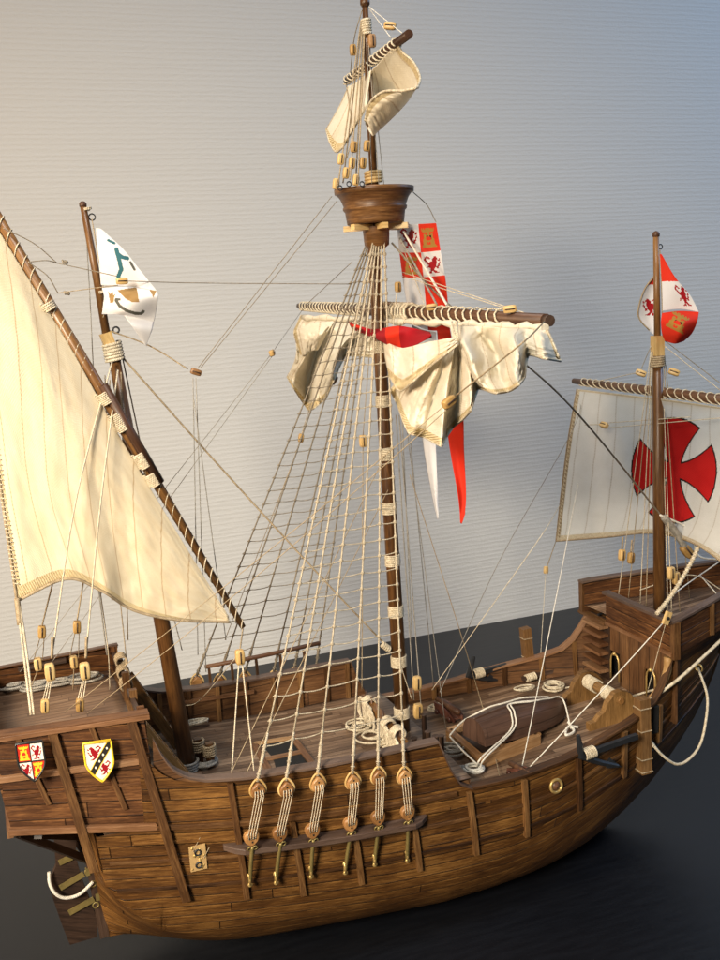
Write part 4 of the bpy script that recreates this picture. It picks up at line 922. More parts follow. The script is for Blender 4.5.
# small cleats and rope dressed along the far bulwarks
def drape(pts, name='rope_hank', mat='rope_tan', r=.08, parent=None, n=8): return line(name, pts, r, mat, parent, n=n)
for (x, y_) in ((20, 684), (35, 682), (52, 680), (62, 684), (90, 680), (72, 682), (8, 690)):
    pass
kvb = MB(); kvb.beam(A(18, 669, y=6.6), A(66, 660, y=6.6), .3, .35); kvb.build('kevel', M['channel'], castle, bevel=.04)
kvb = MB(); kvb.beam(A(522, 679, y=7.6), A(560, 669, y=7.2), .3, .35); kvb.build('kevel', M['channel'], bulwark, bevel=.04)
bandp(A(531, 677, y=7.4), (1, 0, .1), .3, 1.1, 'rope', SHIP, name='belayed_rope', turns=6)
for (x, y_) in ((121, 660), (123, 672), (126, 684)):
    bandp(A(x, y_, x=3.6), (0, 1, .2), .42, .8, 'rope_tan', SHIP, name='belayed_rope', turns=5); drape([A(x, y_, x=4), A(x+1, y_+12, x=4.2), A(x-2, y_+26, x=4.1)], 'rope_tail', 'rope', .06)

# ================================================================== coats of arms as painted shields
LION = ["..........##..", "...##....####.", "..####..##..##", "#.#####.....##", "##.####....##.", "...######.##..", "#..#########..", "##.########...", ".#..######....", ".##.#######...", "..########.##.", "..##.####...##", "......###.....", ".....####.....", "....###.##....", "..####..####.."]
CAST = ["#.#.##.##.#.#.", "#############.", ".###########..", ".....###......", "..##.###.##...", "..#########...", "..###...###...", "..##.....##...", ".###.....###..", ".###########..", ".####.#.####..", ".####...####..", "#############.", "##############"]
def bm(art, u, v):                              # u right, v down in 0..1
    if not (0 <= u < 1 and 0 <= v < 1): return False
    r_ = art[int(v*len(art))]; return r_[min(int(u*14), len(r_)-1)] == '#'
def shield(px0, py0, w, h, kind, y=-8.55):
    mats = [M['p_black'] if kind == 0 else M['p_yellow'], M['p_red'], M['p_white'], M['p_yellow'], M['p_black'], M['p_red'], M['red_dark']]
    b = MB(); N = 96
    o = A(px0, py0, y=y); ax_ = A(px0+w, py0-3, y=y)-o; W = ax_.length; H = (A(px0+2, py0+h, y=y)-o).length
    lean = V((.1, .13, 0))/1
    def P(u, v): return o+ax_*u+V((0.02*v, .0, -1)).normalized()*H*v+V((0, -.95*v*.35, 0))
    def inside(u, v, g=0):
        u_ = abs(u-.5)*2; lim = 1-g if v < .5 else (1-g)*max(0, 1-((v-.5)/(.5*(1-g*1.3)))**1.7); return u_ <= lim and v >= g*.5 and v <= 1-g*.4
    for i in range(N):
        for j in range(N):
            u, v = (i+.5)/N, (j+.5)/N
            if not inside(u, v): continue
            m = 0
            if inside(u, v, .07):
                if kind == 0:
                    if abs(u-.5) < .02 or abs(v-.48) < .02: m = 4
                    else:
                        q = (u > .5)+(2 if v > .48 else 0); uu = (u-(.08 if u < .5 else .54))/.38; vv = (v-(.07 if v < .48 else .52))/.37
                        red = q in (0, 3); m = 1 if red else 2
                        if red and bm(CAST, uu, vv): m = 3
                        if not red and bm(LION, 1-uu, vv): m = 6
                else:
                    d = (v-.06)-(1-u)*.95+.06; m = 2
                    if abs(d) < .145: m = 3
                    if abs(d) < .115:
                        m = 4
                        for k in range(5):
                            cu = .18+k*.16; cv = .06+(1-cu)*.95-.06
                            if math.hypot(u-cu, (v-cv)*1.1) < .035: m = 2
                    if m == 2 and d < -.16 and bm(LION, (u-.12)/.5, (v-.08)/.36): m = 6
                    if m == 2 and d > .16 and bm(LION, (u-.45)/.44, (v-.48)/.34): m = 6
            e = 1/N; b.quad([P(u-e/2, v+e/2), P(u+e/2, v+e/2), P(u+e/2, v-e/2), P(u-e/2, v-e/2)], m)
    o_ = b.build('shield', mats, castle); 
    fr = MB(); pts = []
    for k in range(41):
        v = k/40; u_ = 1 if v < .5 else max(0, 1-((v-.5)/.5)**1.7); pts.append((.5+u_/2, v))
    loop = [P(u, v) for u, v in pts]+[P(1-u, v) for u, v in pts[::-1]]; loop.append(loop[0])
    fr.tube(loop, .07, 6); fr.build('shield_rim', M['p_black' if kind == 0 else 'p_yellow'], o_)
    bk = MB(); bk.prism([p+V((0, .05, 0)) for p in loop[:-1:2]], (0, .35, 0)); bk.build('shield_back', M['p_black' if kind == 0 else 'p_yellow'], o_)
    o_['label'] = 'quartered red and white shield with castles and lions' if kind == 0 else 'yellow rimmed white shield with a black dotted diagonal band'
shield(15.5, 744.5, 27, 37, 0); shield(83, 744, 28, 38, 1)

# ================================================================== sails and flags (cloth lofted through measured points at real depths)
def crv(P, t): return cr(P, t)
def lin(P, t): n = len(P)-1; f = min(max(t, 0), 1)*n; i = min(int(f), n-1); return P[i].lerp(P[i+1], f-i)
def loft(rows, nu, nv, axis, fold=None, crum=0, sharp=0):
    rows = [[V(p) for p in r] for r in rows]; G = []; PX = []
    for j in range(nv+1):
        t = j/nv; g = []; q = []
        for i in range(nu+1):
            s = i/nu; p = cr([cr(r, s).lerp(lin(r, s), sharp) for r in rows], t)
            if fold: p = p+V(fold(s, t))
            if crum: p.z += crum*t**.5*(NZ.noise(V((s*16, t*7, 3.3)))+.5*NZ.noise(V((s*34, t*15, 9.1)))+1.2*abs(NZ.noise(V((s*9+5, t*4, 1.7)))))
            g.append(at(p.x, p.y, **{axis: p.z})); q.append((p.x, p.y))
        G.append(g); PX.append(q)
    return G, PX
def cloth_obj(name, G, U, Vv, mats, parent=None, mf=None, loc=None, solid=.035, edge=None, edge_mat='rope', er=.07, mb=None):
    nv, nu = len(G)-1, len(G[0])-1; b = mb or MB()
    UV = [[(U*i/nu, Vv*j/nv) for i in range(nu+1)] for j in range(nv+1)]
    b.grid(G, UV, mf=mf)
    if mb: return b
    c = loc or G[0][nu//2]; o = b.build(name, mats, parent, solid=solid, loc=c if parent is None else None); return o
def border(o, G, sides, r=.07, mat='rope', wav=0):
    nv, nu = len(G)-1, len(G[0])-1; P = []
    for s in sides:
        if s == 't': q = G[0][:]
        elif s == 'b': q = G[-1][::-1]
        elif s == 'r': q = [g[-1] for g in G]
        else: q = [g[0] for g in G][::-1]
        P.append(q)
    for q in P:
        b = MB(); b.tube([p+V((0, -.04, 0)) for p in q], r, 5)
        b.build('bolt_rope', M[mat], o)

# lateen mizzen sail
rows = [[(-34, 176, -1.7), (18, 262, -1.8), (68, 343, -1.8), (120, 437, -1.9), (176, 531, -1.9), (229, 617, -1.7)],
        [(-26, 300, -2.4), (30, 350, -2.9), (72, 420, -2.9), (120, 485, -2.7), (175, 552, -2.3), (229, 618.5, -1.8)],
        [(-2, 470, -2.6), (38, 480, -3.1), (82, 510, -3.1), (125, 545, -2.8), (175, 590, -2.5), (229, 620, -1.9)],
        [(17, 601, -3.2), (66, 579, -3.4), (100, 590, -3.3), (133, 610, -2.9), (178, 620, -2.4), (230, 622, -2.0)]]
def lf(s, t): return (0, 0, -.16*math.sin(s*17+1)*t-.08*math.sin(s*31)*t)
G, PX = loft(rows, 90, 90, 'y', lf, crum=.1)
def mfl(i, j): return 1 if (i > 86 or (j < 2)) else 0
o = cloth_obj('lateen_sail', G, 31, 26, [M['canvas_warm'], M['hem']], mf=mfl); border(o, G, ['b', 'l'], .11, 'rope_tan')
tag(o, 'large cream triangular sail laced along the slanting yard on the rear mast', 'sail')
# lacing stitches down the leech
b = MB()
for k in range(4, 60): p = G[90-k][0]; b.tube([p+V((-.1, -.1, .1)), p+V((.35, -.12, -.05))], .05, 4)
b.build('leech_stitch', M['rope'], o)

# fore sail with the red cross
rows = [[(577, 389, 51.2), (620, 394, 50.9), (670, 400, 50.8), (720, 407, 51), (765, 412, 51.2)],
        [(568, 440, 51.2), (618, 444, 52.4), (668, 450, 52.8), (718, 458, 52.4), (762, 465, 51.2)],
        [(561, 495, 51.0), (613, 496, 53.2), (665, 500, 53.4), (708, 515, 52.4), (752, 530, 51)],
        [(556, 541, 50.8), (606, 537, 52.8), (654, 533, 53.2), (695, 544, 52.0), (735, 572, 50.4)]]
G, PX = loft(rows, 300, 240, 'x', lambda s, t: (0, 0, .25*math.sin(s*14)*t))
CX, CY, CR = 674, 470, 43
def cross(px, py, g=0):
    x, y = (px-CX)/1.0, (py-CY)/1.24; th = math.radians(4); x, y = x*math.cos(th)+y*math.sin(th), -x*math.sin(th)+y*math.cos(th)
    for a, b_ in ((abs(x), abs(y)), (abs(y), abs(x))):
        if math.hypot(a, b_) <= CR-g and a >= 0:
            w = 6.5+ (31-6.5)*(a/CR)**1.9
            if b_ <= w-g: return True
    return False
def mff(i, j):
    px, py = PX[i][j]
    if cross(px, py, 1.3): return 1
    if cross(px, py): return 2
    if i < 3 or i > 230 or j < 6: return 3
    return 0
o = cloth_obj('fore_sail', G, 23, 17, [M['canvas_white'], M['cross_red'], M['black_print'], M['hem_white']], mf=mff); border(o, G, ['b', 'l'], .1, 'rope_tan')
tag(o, 'white square sail with a large red cross hanging from the front mast yard', 'sail')
b = MB()
for k in range(8, 236, 6): p = G[k][2]; b.tube([p+V((.1, .25, .1)), p+V((-.1, -.4, -.1))], .06, 4)
b.build('leech_stitch', M['rope_tan'], o)

# furled main sail, right-hand fan and left-hand hanging wing, gathered on the yard
def fold_fan(s, t): return (0, 0, -1.5*math.sin(s*21+.6)*t**1.2*(.4+.6*t)-.35*math.sin(s*47)*t)
mfm = lambda i, j: 1 if i > 64 or j < 4 else 0
SAIL = empty('furled_main_sail', A(450, 330, x=25.8), 'crumpled cream sail gathered up and lashed under the big middle yard', 'sail')
# left fan: all panels radiate from the tie at the yard
hemp = [(390, 390, 24.6), (397, 404, 24.9), (403, 421, 22.6), (409, 433, 21.8), (424, 437, 22.6), (441, 446, 21.2), (446, 437, 23.0), (453, 427, 24.6), (462, 420, 22.8), (470, 411, 21.0), (474, 399, 22.8), (478, 389, 24.8)]
n_ = len(hemp); top_ = [(449+15*i/(n_-1), 340-1.5*math.sin(3.14*i/(n_-1)), 23.9) for i in range(n_)]
rows = [top_]
for t in (.3, .65, 1.0):
    rows.append([(a_[0]+(h_[0]-a_[0])*t**.92+(3*math.sin(3.14*t) if i > 6 else -5*math.sin(3.14*t)*(1-i/7)), a_[1]+(h_[1]-a_[1])*t, a_[2]+(h_[2]-a_[2])*t**.8) for i, (a_, h_) in enumerate(zip(top_, hemp))])
G, PX = loft(rows, 150, 70, 'x', lambda s, t: (0, 0, -.16*math.asin(math.sin(s*44+t))*t), crum=.3, sharp=.6)
o = cloth_obj('sail_fan', G, 11, 9.5, [M['canvas'], M['hem']], SAIL, mf=mfm); border(o, G, ['b', 'l'], .075, 'rope')
# right wing flaring out along the yard
rows = [[(450, 326, 25.6), (466, 326, 25.6), (480, 326, 25.7), (492, 327, 25.7), (505, 328, 25.7), (518, 328, 25.7), (528, 329, 25.7), (538, 330, 25.7), (547, 330, 25.8)],
        [(453, 339, 24.6), (464, 340, 23.4), (479, 340, 25.4), (493, 344, 26.6), (503, 341, 24.4), (513, 337, 23.2), (526, 336, 25.2), (540, 337, 24.6), (552, 341, 25.5)],
        [(458, 352, 24.4), (470, 357, 21.8), (484, 360, 24.2), (499, 358, 25.8), (508, 356, 23.2), (517, 350, 22.2), (527, 343, 24.8), (542, 347, 23.6), (556, 351, 25.3)],
        [(464, 370, 24.6), (475, 378, 22.0), (488, 378, 23.0), (501, 377, 24.6), (513, 374, 22.0), (520, 365, 22.2), (527, 350, 24.8), (543, 353, 23.2), (558, 356, 25.2)],
        [(474, 388, 25.2), (483, 389, 23.0), (495, 393, 21.4), (509, 391, 22.8), (518, 385, 20.8), (524, 377, 22.6), (528, 355, 25.0), (543, 358, 22.8), (560, 361, 25.2)]]
G, PX = loft(rows, 130, 70, 'x', lambda s, t: (0, 0, -.12*math.asin(math.sin(s*50))*t), crum=.3, sharp=.4)
o = cloth_obj('sail_wing', G, 12, 7, [M['canvas'], M['hem']], SAIL, mf=lambda i, j: 1 if i > 65 or j > 126 else 0); border(o, G, ['b', 'r'], .075, 'rope')
# folded-back flap in front of the fan
rows = [[(383, 341, 24.4), (403, 348, 23.8), (428, 342, 23.4), (456, 337, 23.2)], [(385, 358, 24.2), (404, 368, 23.0), (430, 355, 22.6), (457, 340, 23.2)],
        [(389, 376, 24.0), (401, 391, 22.8), (428, 368, 22.0), (458, 344, 22.8)]]
G, PX = loft(rows, 50, 24, 'x', lambda s, t: (0, 0, -.3*math.sin(s*16)), crum=.25, sharp=.5)
o = cloth_obj('sail_flap', G, 7, 3.6, [M['canvas'], M['hem']], SAIL, mf=lambda i, j: 1 if i > 17 else 0); border(o, G, ['b'], .075, 'rope')
rows = [[(301, 315, 26.6), (316, 317, 26.5), (332, 318, 26.4), (350, 320, 26.3), (368, 321, 26.2), (386, 322, 26)],
        [(297, 324, 26.2), (308, 328, 25.6), (326, 330, 25.2), (345, 332, 25.0), (366, 332, 25.4), (386, 334, 25.8)],
        [(294, 334, 26.0), (303, 352, 25.0), (319, 348, 27.2), (333, 352, 24.0), (352, 342, 25.8), (384, 344, 25.6)],
        [(300, 352, 25.8), (290, 372, 24.6), (310, 385, 27.4), (324, 380, 24.2), (346, 350, 25.6), (383, 352, 25.6)],
        [(302, 356, 25.8), (287, 377, 24.5), (309, 411, 26.4), (326, 398, 25.0), (345, 356, 25.6), (383, 358, 25.6)]]
G, PX = loft(rows, 110, 70, 'x', lambda s, t: (0, 0, -.5*math.asin(math.sin(s*30))*t), crum=.25, sharp=.75)
o = cloth_obj('sail_wing', G, 14, 7, [M['canvas'], M['hem']], SAIL, mf=mfm); border(o, G, ['b', 'l'], .07, 'rope')
rows = [[(334, 321, 25.4), (318, 322, 24.6), (304, 326, 24.4), (294, 333, 24.4)], [(328, 332, 24.8), (316, 335, 23.8), (305, 338, 24.0), (296, 341, 24.6)], [(318, 350, 25.2), (312, 351, 24.4), (306, 354, 24.4), (301, 357, 25)]]
G, PX = loft(rows, 40, 30, 'x', lambda s, t: (0, 0, -.25*math.sin(s*11)*t), crum=.15)
o = cloth_obj('sail_corner', G, 4, 3, [M['canvas'], M['hem']], SAIL, mf=lambda i, j: 1 if j > 35 else 0); border(o, G, ['r'], .07, 'rope')
b = MB(); Q = [A(303+(545-303)*i/40, 317+(328-317)*i/40+.8*math.sin(i*1.3), x=26.1) for i in range(41)]
b.tube(Q, [.24+.1*math.sin(i*2.1) for i in range(41)], 8); b.build('sail_roll', M['canvas'], SAIL)
line('gather_line', [A(457, 322, x=25.2), A(457, 330, x=23.5), A(458, 340, x=23.2)], .1, 'rope', SAIL)
line('gather_line', [A(452, 322, x=25.2), A(455, 336, x=23.5)], .07, 'rope', SAIL)

# topsail caught up in a curl
TS = empty('topsail', A(375, 90, x=25), 'small curled cream sail on the short yard above the lookout basket', 'sail')
rows = [[(349, 86, 25.6), (357, 82, 25.4), (364, 76, 25.3), (371, 70, 25.2)], [(340, 106, 25.4), (350, 104, 25.0), (360, 98, 24.8), (368, 92, 25)],
        [(331, 122, 25.2), (342, 122, 24.6), (354, 116, 24.4), (366, 108, 24.8)], [(326, 130, 25.1), (330, 143, 24.4), (337, 152, 24.0), (348, 140, 24.4)]]
G, PX = loft(rows, 40, 50, 'x', lambda s, t: (0, 0, -.3*math.sin(s*9)*t))
o = cloth_obj('sail_panel', G, 4, 6, [M['canvas'], M['hem']], TS, mf=lambda i, j: 1 if i > 45 else 0); border(o, G, ['b', 'l'], .08, 'rope')
rows = [[(368, 74, 25.3), (378, 64, 25.2), (387, 54, 25.1), (397, 43, 25.0)], [(371, 88, 26.6), (383, 78, 26.4), (392, 66, 26.0), (402, 52, 25.4)],
        [(370, 100, 27.0), (386, 91, 27.4), (401, 80, 27.0), (413, 62, 25.8)], [(366, 116, 26.4), (388, 100, 27.6), (408, 90, 27.2), (419, 74, 25.4)],
        [(366, 126, 25.2), (392, 110, 26.4), (409, 97, 26.2), (420, 80, 24.6)], [(373, 136, 23.8), (388, 122, 24.4), (405, 104, 24.4), (418, 86, 23.4)],
        [(368, 124, 22.8), (380, 110, 22.8), (398, 97, 22.6), (416, 88, 22.4)], [(365, 121, 22.6), (369, 104, 22.4), (383, 92, 22.2), (403, 91, 22.2)]]
G, PX = loft(rows, 50, 90, 'x', crum=.1)
o = cloth_obj('sail_curl', G, 6, 12, [M['canvas'], M['hem']], TS, mf=lambda i, j: 1 if (i > 83 or j > 45) else 0); border(o, G, ['b', 'r'], .09, 'rope')

# ---- flags; every face takes its colour from the heraldry drawn on that flag, apart from shade painted on red_fold
def inpoly(x, y, P):
    c = False; n = len(P)
    for i in range(n):
        x1, y1 = P[i]; x2, y2 = P[(i+1) % n]
        if (y1 > y) != (y2 > y) and x < (x2-x1)*(y-y1)/(y2-y1)+x1: c = not c
    return c
def stroke(x, y, P, w):
    for (x1, y1), (x2, y2) in zip(P, P[1:]):
        L2 = (x2-x1)**2+(y2-y1)**2; t = max(0, min(1, ((x-x1)*(x2-x1)+(y-y1)*(y2-y1))/L2))
        if math.hypot(x-x1-t*(x2-x1), y-y1-t*(y2-y1)) < w: return True
    return False
FL = [M['silk'], M['silk_red'], M['red_dark'], M['gold_print'], M['black_print'], M['teal_print'], M['tan_print'], M['grey_print']]
# rear flag
F1 = empty('rear_flag', A(103, 290, y=-.3), 'white swallow tailed flag with dark hook mark and tan crowns on the rear mast', 'flag')
rows = [[(96, 228, -.3), (101, 229, -.5), (106, 233, -.6)], [(97, 242, -.3), (112, 246, -1.0), (124, 250, -1.2)], [(99, 262, -.3), (122, 264, -1.4), (140, 270, -1.6)], [(101, 285, -.3), (128, 286, -1.2), (157, 291, -2.0)]]
G, PX = loft(rows, 70, 90, 'y')
def m1(i, j):
    x, y = PX[i][j]
    if stroke(x, y, [(116, 249), (119, 260), (121, 269), (118, 276)], 2.1) or stroke(x, y, [(118, 254), (122, 257), (127, 258)], 1.9) or stroke(x, y, [(108, 240), (114, 243)], 1.2): return 5
    if stroke(x, y, [(130, 262), (134, 269)], 1.2): return 7
    return 0
o = cloth_obj('flag_fly', G, 5, 6, FL, F1, mf=m1, solid=.03)
rows = [[(102, 288, -.3), (128, 287, -1.2), (157, 291, -2.0)], [(104, 296, -.5), (130, 298, -2.2), (158, 297, -2.3)], [(103, 306, -.5), (128, 310, -2.0), (156, 312, -1.6)], [(102, 314, -.4), (124, 315, -1.4), (154, 322, -1.3)]]
G, PX = loft(rows, 80, 50, 'y')
def m2(i, j):
    x, y = PX[i][j]
    if inpoly(x, y, [(117, 290), (136, 287), (139, 302), (132, 302), (125, 298)]): return 6
    if inpoly(x, y, [(148, 288), (157, 289), (153, 297)]): return 6
    if inpoly(x, y, [(108, 291), (110, 294), (112, 291), (113, 295), (115, 294), (113, 303), (110, 302)]): return 6
    if stroke(x, y, [(116, 300), (119, 305), (126, 310), (135, 313), (141, 313), (143, 311)], 1.5) or stroke(x, y, [(116, 299), (119, 299)], 1.3): return 7
    return 0
o = cloth_obj('flag_fold', G, 6, 3, FL, F1, mf=m2, solid=.03)
rows = [[(124, 315, -1.4), (138, 317, -1.4), (154, 322, -1.3)], [(132, 326, -1.8), (141, 328, -1.7), (152, 330, -1.5)], [(142, 341, -1.2), (144.5, 342, -1.2), (148, 341, -1.2)], [(146, 346, -1), (146.5, 346, -1), (147, 345.5, -1)]]
G, PX = loft(rows, 20, 30, 'y'); cloth_obj('flag_tail', G, 3, 4, FL, F1, solid=.03)
# long pennant under the lookout basket
F2 = empty('heraldic_pennant', A(417, 225, x=28), 'long red and white forked pennant with castles and lions behind the middle yard', 'flag')
rows = [[(397, 224, 28), (418, 224, 28.1), (436, 223, 28.2)], [(400, 256, 28.4), (421, 256, 28.6), (441, 254, 28.6)], [(404, 286, 28.8), (424, 286, 28.8), (446, 284, 28.8)], [(410, 322, 28.8), (428, 330, 28.6), (450, 330, 28.6)]]
G, PX = loft(rows, 84, 200, 'x', lambda s, t: (0, 0, .5*math.sin(t*7+s*2)*t))
def m3(i, j):
    u, v = j/84, i/200; right = u > .5; row = 0 if v < .295 else (1 if v < .58 else 2)
    uu = (u-(.5 if right else 0))/.5
    if row == 2: return 1 if right else 0
    red = right == (row == 0); vv = (v-(0 if row == 0 else .295))/.29
    art = CAST if red else LION
    if bm(art, (1-uu-.1)/.8 if not red else (uu-.12)/.76, (vv-.14)/.72):
        if red and (.38 < uu < .46 or .54 < uu < .62) and .42 < vv < .56: return 4
        return 3 if red else 2
    return 1 if red else 0
cloth_obj('pennant_field', G, 6, 13, FL, F2, mf=m3, solid=.03)
rows = [[(412, 325, 28.8), (424, 330, 28.8), (436, 332, 28.8)], [(418, 400, 28.6), (426, 400, 28.6), (434, 402, 28.6)], [(424, 450, 28.4), (430, 450, 28.2), (436, 450, 28.4)], [(433, 500, 28.2), (435.5, 500, 28.0), (438, 498, 28.2)], [(437.5, 519, 28), (438, 519, 28), (438.5, 518, 28)]]
G, PX = loft(rows, 14, 60, 'x'); cloth_obj('white_tail', G, 2, 14, [M['silk']], F2, solid=.03)
rows = [[(437, 330, 28.4), (444, 330, 28.4), (450, 330, 28.4)], [(444, 400, 28.0), (454, 400, 28.2), (462, 400, 28.4)], [(450, 450, 27.8), (457, 450, 28.2), (464, 450, 28.4)], [(458, 495, 27.8), (462, 494, 28.2), (466, 493, 28.4)], [(460.5, 523, 28), (462, 523, 28), (465, 514, 28.2)]]
G, PX = loft(rows, 14, 60, 'x'); cloth_obj('red_tail', G, 2, 14, [M['silk_red']], F2, solid=.03)
rows = [[(348, 321, 24.6), (372, 329, 24.4), (400, 326, 24.6), (430, 332, 24.6)], [(350, 325, 24.2), (372, 333, 23.9), (400, 335, 24.0), (431, 334, 24.2)], [(352, 329, 24.6), (374, 338, 24.4), (402, 349, 24.0), (432, 337, 24.3)]]
G, PX = loft(rows, 50, 20, 'x', lambda s, t: (0, 0, -.4*math.sin(s*12+t*3)))
cloth_obj('red_fold', G, 8, 2.4, [M['silk_red'], M['red_dark']], F2, mf=lambda i, j: 0 if 24 < j < 33 or j < 8 else 1, solid=.03)  # crimson bands put the fold's shade into the colour of the red silk
# front flag
F3 = empty('front_flag', A(660, 290, y=-.3), 'curled red and white flag with lions and a castle on the front mast', 'flag')
rows = [[(660, 254, -.3), (661, 254, -.4), (662, 255, -.5)], [(661, 270, -.3), (668, 271, -.8), (675, 277, -1.2)], [(662, 290, -.3), (676, 289, -1.2), (690, 295, -1.6)], [(662, 311, -.3), (680, 309, -1.0), (699, 312, -2.0)]]
G, PX = loft(rows, 90, 100, 'y')
def lion_in(x, y, x0, y0, w, h, flip=False):
    u, v = (x-x0)/w, (y-y0)/h; return bm(LION, 1-u if flip else u, v)
def m4(i, j):
    x, y = PX[i][j]
    if y < 281: return 1
    return 2 if lion_in(x-(y-285)*.45, y, 673, 284.5, 11, 21, True) else 0
cloth_obj('flag_fly', G, 4, 7, FL, F3, mf=m4, solid=.03); 
rows = [[(662, 313, -.4), (680, 311, -1.0), (699, 312, -2.0)], [(661, 322, -.5), (680, 322, -2.4), (697, 322, -2.2)], [(662, 333, -.5), (679, 334, -2.3), (692, 333, -1.6)], [(665, 341, -.4), (675, 343.5, -1.3), (684, 341, -1)]]
G, PX = loft(rows, 80, 60, 'y')
def m5(i, j):
    x, y = PX[i][j]; th = .45; X_, Y_ = (x-678)*math.cos(th)+(y-322)*math.sin(th), -(x-678)*math.sin(th)+(y-322)*math.cos(th)
    if bm(CAST, (X_+10)/20, (Y_+8.5)/17): return 4 if (math.hypot(X_-2.5, Y_) < 1.3 or math.hypot(X_-2.5+5, Y_) < 1.3) else 3
    return 1
cloth_obj('flag_fold', G, 5, 3, FL, F3, mf=m5, solid=.03)
rows = [[(658, 270, .6), (656, 272, .6), (654, 276, .6)], [(660, 284, .6), (652, 284, .9), (644, 290, 1.0)], [(660, 302, .6), (649, 304, 1.2), (638, 310, 1.2)], [(660, 322, .6), (650, 320, 1.2), (640, 320, 1.2)], [(657, 336, .6), (653, 334, .8), (649, 330, .9)]]
G, PX = loft(rows, 50, 80, 'y')
def m6(i, j):
    x, y = PX[i][j]
    if y < 284: return 1
    return 2 if lion_in(x, y, 643, 297, 16, 18) else 0
o = cloth_obj('flag_back', G, 3, 6, FL, F3, mf=m6, solid=.03); border(o, G, ['r'], .07, 'rope_tan')
line('flag_halyard', [A(660, 250, y=-.2), A(662, 300, y=-.3), A(663, 345, y=-.2)], .05, 'rope_tan')

# ================================================================== loose fittings: things of their own
# overturned boat on the cradle
p0, p1 = A(474, 741, z=10.75), A(567, 713, z=10.3); ax_ = (p1-p0); L = ax_.length; ax_.normalize(); sd = V((0, 0, 1)).cross(ax_).normalized()
b = MB(); G = []; UV = []
for i in range(31):
    t = i/30; w = 1.75*(1-max(0, (t-.45)/.55)**2.4)*(.84+.16*min(1, t/.3)); h = 2.15*(1-.45*max(0, (t-.5)/.5)**2)*(.88+.12*min(1, t/.3)); w = max(w, .05)
    row = []; uv = []
    for k in range(19):
        a = math.pi*k/18; cx = math.copysign(abs(math.cos(a))**.75, math.cos(a)); row.append(p0+ax_*(L*t)+sd*cx*w+V((0, 0, 1))*(h*math.sin(a)**.8)); uv.append((L*t, k*.33))
    G.append(row); UV.append(uv)
b.grid(G, UV); b.quad(G[0])
boat = b.build('overturned_boat', M['boat'], loc=p0); tag(boat, 'brown overturned ship\'s boat lashed on the front deck cradle', 'boat')
kb = MB(); kb.tube([g[9]+V((0, 0, .03)) for g in G], .1, 5); kb.build('boat_keel', M['boat'], boat)
LS = empty('boat_lashing', A(475, 769, z=9.8), 'pale rope passed over the overturned boat with a coil at its foot', 'rope')
def lsh(P, r=.075): return line('lashing_line', P, r, 'rope_white', LS)
top = G[14][8]+V((0, 0, .25))
def bp_(i, k, o=.16): c = p0+ax_*(L*i/30); return G[i][k]+(G[i][k]-c).normalized()*o
for dx in (0, 1): lsh([A(477+dx*3, 767, z=9.9), A(482+dx*4, 757, z=10.9), bp_(7+dx, 16), bp_(9+dx, 12), bp_(11+dx, 9), bp_(17+dx, 10), bp_(23, 10), bp_(28, 11), A(571, 729, z=10.3)])
lsh([A(450, 737, z=10.95), A(464, 752, z=10.9), A(479, 766, z=9.95)]); lsh([A(450, 735, z=10.95), A(462, 722, z=11.2), bp_(3, 4), bp_(7, 7), bp_(11, 8), bp_(17, 8), bp_(24, 9)])
lsh([A(568, 722, z=10.6), A(574, 731, z=10.3), A(566, 735, z=10.3), A(568, 727, z=10.5), A(578, 727, z=10.3)], .12)
cb_, P = coil(A(474, 771, z=9.75), .75, 3, .1); cb_.build('rope_coil', M['rope_white'], LS)

def rope_pile(name, c, r, turns, rr, label, mat='rope', tails=(), wob=.3, cat='rope coil', grp=None, squash=.75):
    b, P = coil(c, r, turns, rr, wob=wob, squash=squash)
    for t in tails: b.tube(curve([V(q) for q in t], 12), rr, 6)
    o = b.build(name, M[mat], loc=V(c)); tag(o, label, cat, grp); return o
z1 = 9.85
rope_pile('rope_coil', A(554, 689, z=10.35), .8, 4, .1, 'grey white rope ring lying before the far bulwark near the windlass', 'rope', tails=([A(562, 688, z=10.4), A(575, 687, z=10.3)],))
rope_pile('rope_coil', A(525, 691, z=10.3), .8, 3, .09, 'loose rope loop below the far wooden kevel left of a ring coil', 'rope', wob=.5, squash=.4)
rope_pile('rope_coil', A(439, 710, z=9.8), .9, 4, .1, 'small rope coil on deck beside the far bulwark and the middle mast', 'rope', wob=.4, squash=.5)
rope_pile('rope_coil', A(205, 764, z=12.05), .95, 3, .13, 'thick grey rope ring on the deck between the rear mast and two bitts', 'rope_grey', wob=.05)
rope_pile('rope_coil', A(194, 725, z=12.1), 1.2, 3, .09, 'flat grey rope hank at the foot of the far bulwark', 'rope', wob=.1, squash=.25)
rope_pile('rope_coil', A(455, 772, z=9.75), .9, 2, .14, 'short bluish grey rope cleat hank beside the boat cradle', 'rope_grey', wob=.1, squash=.2)
rope_pile('rope_coil', A(452, 752, z=9.8), .8, 4, .1, 'grey rope bundle tucked between the deck posts and the boat cradle', 'rope_grey', wob=.5)
zc = 18.5
for x, y_, lb in ((15, 690, 'leftmost tangled hank on the rear castle deck'), (39, 689, 'second tangled hank from the left on the rear castle deck'), (60, 685, 'flat oval hank near the middle of the rear castle deck'), (85, 681, 'rightmost rope hank on the rear castle deck')):
    rope_pile('rope_hank', A(x, y_, z=zc), 1.0, 4, .1, lb, 'rope_grey', wob=.5, cat='rope hank', grp='rope hanks along the rear castle deck', squash=.4)
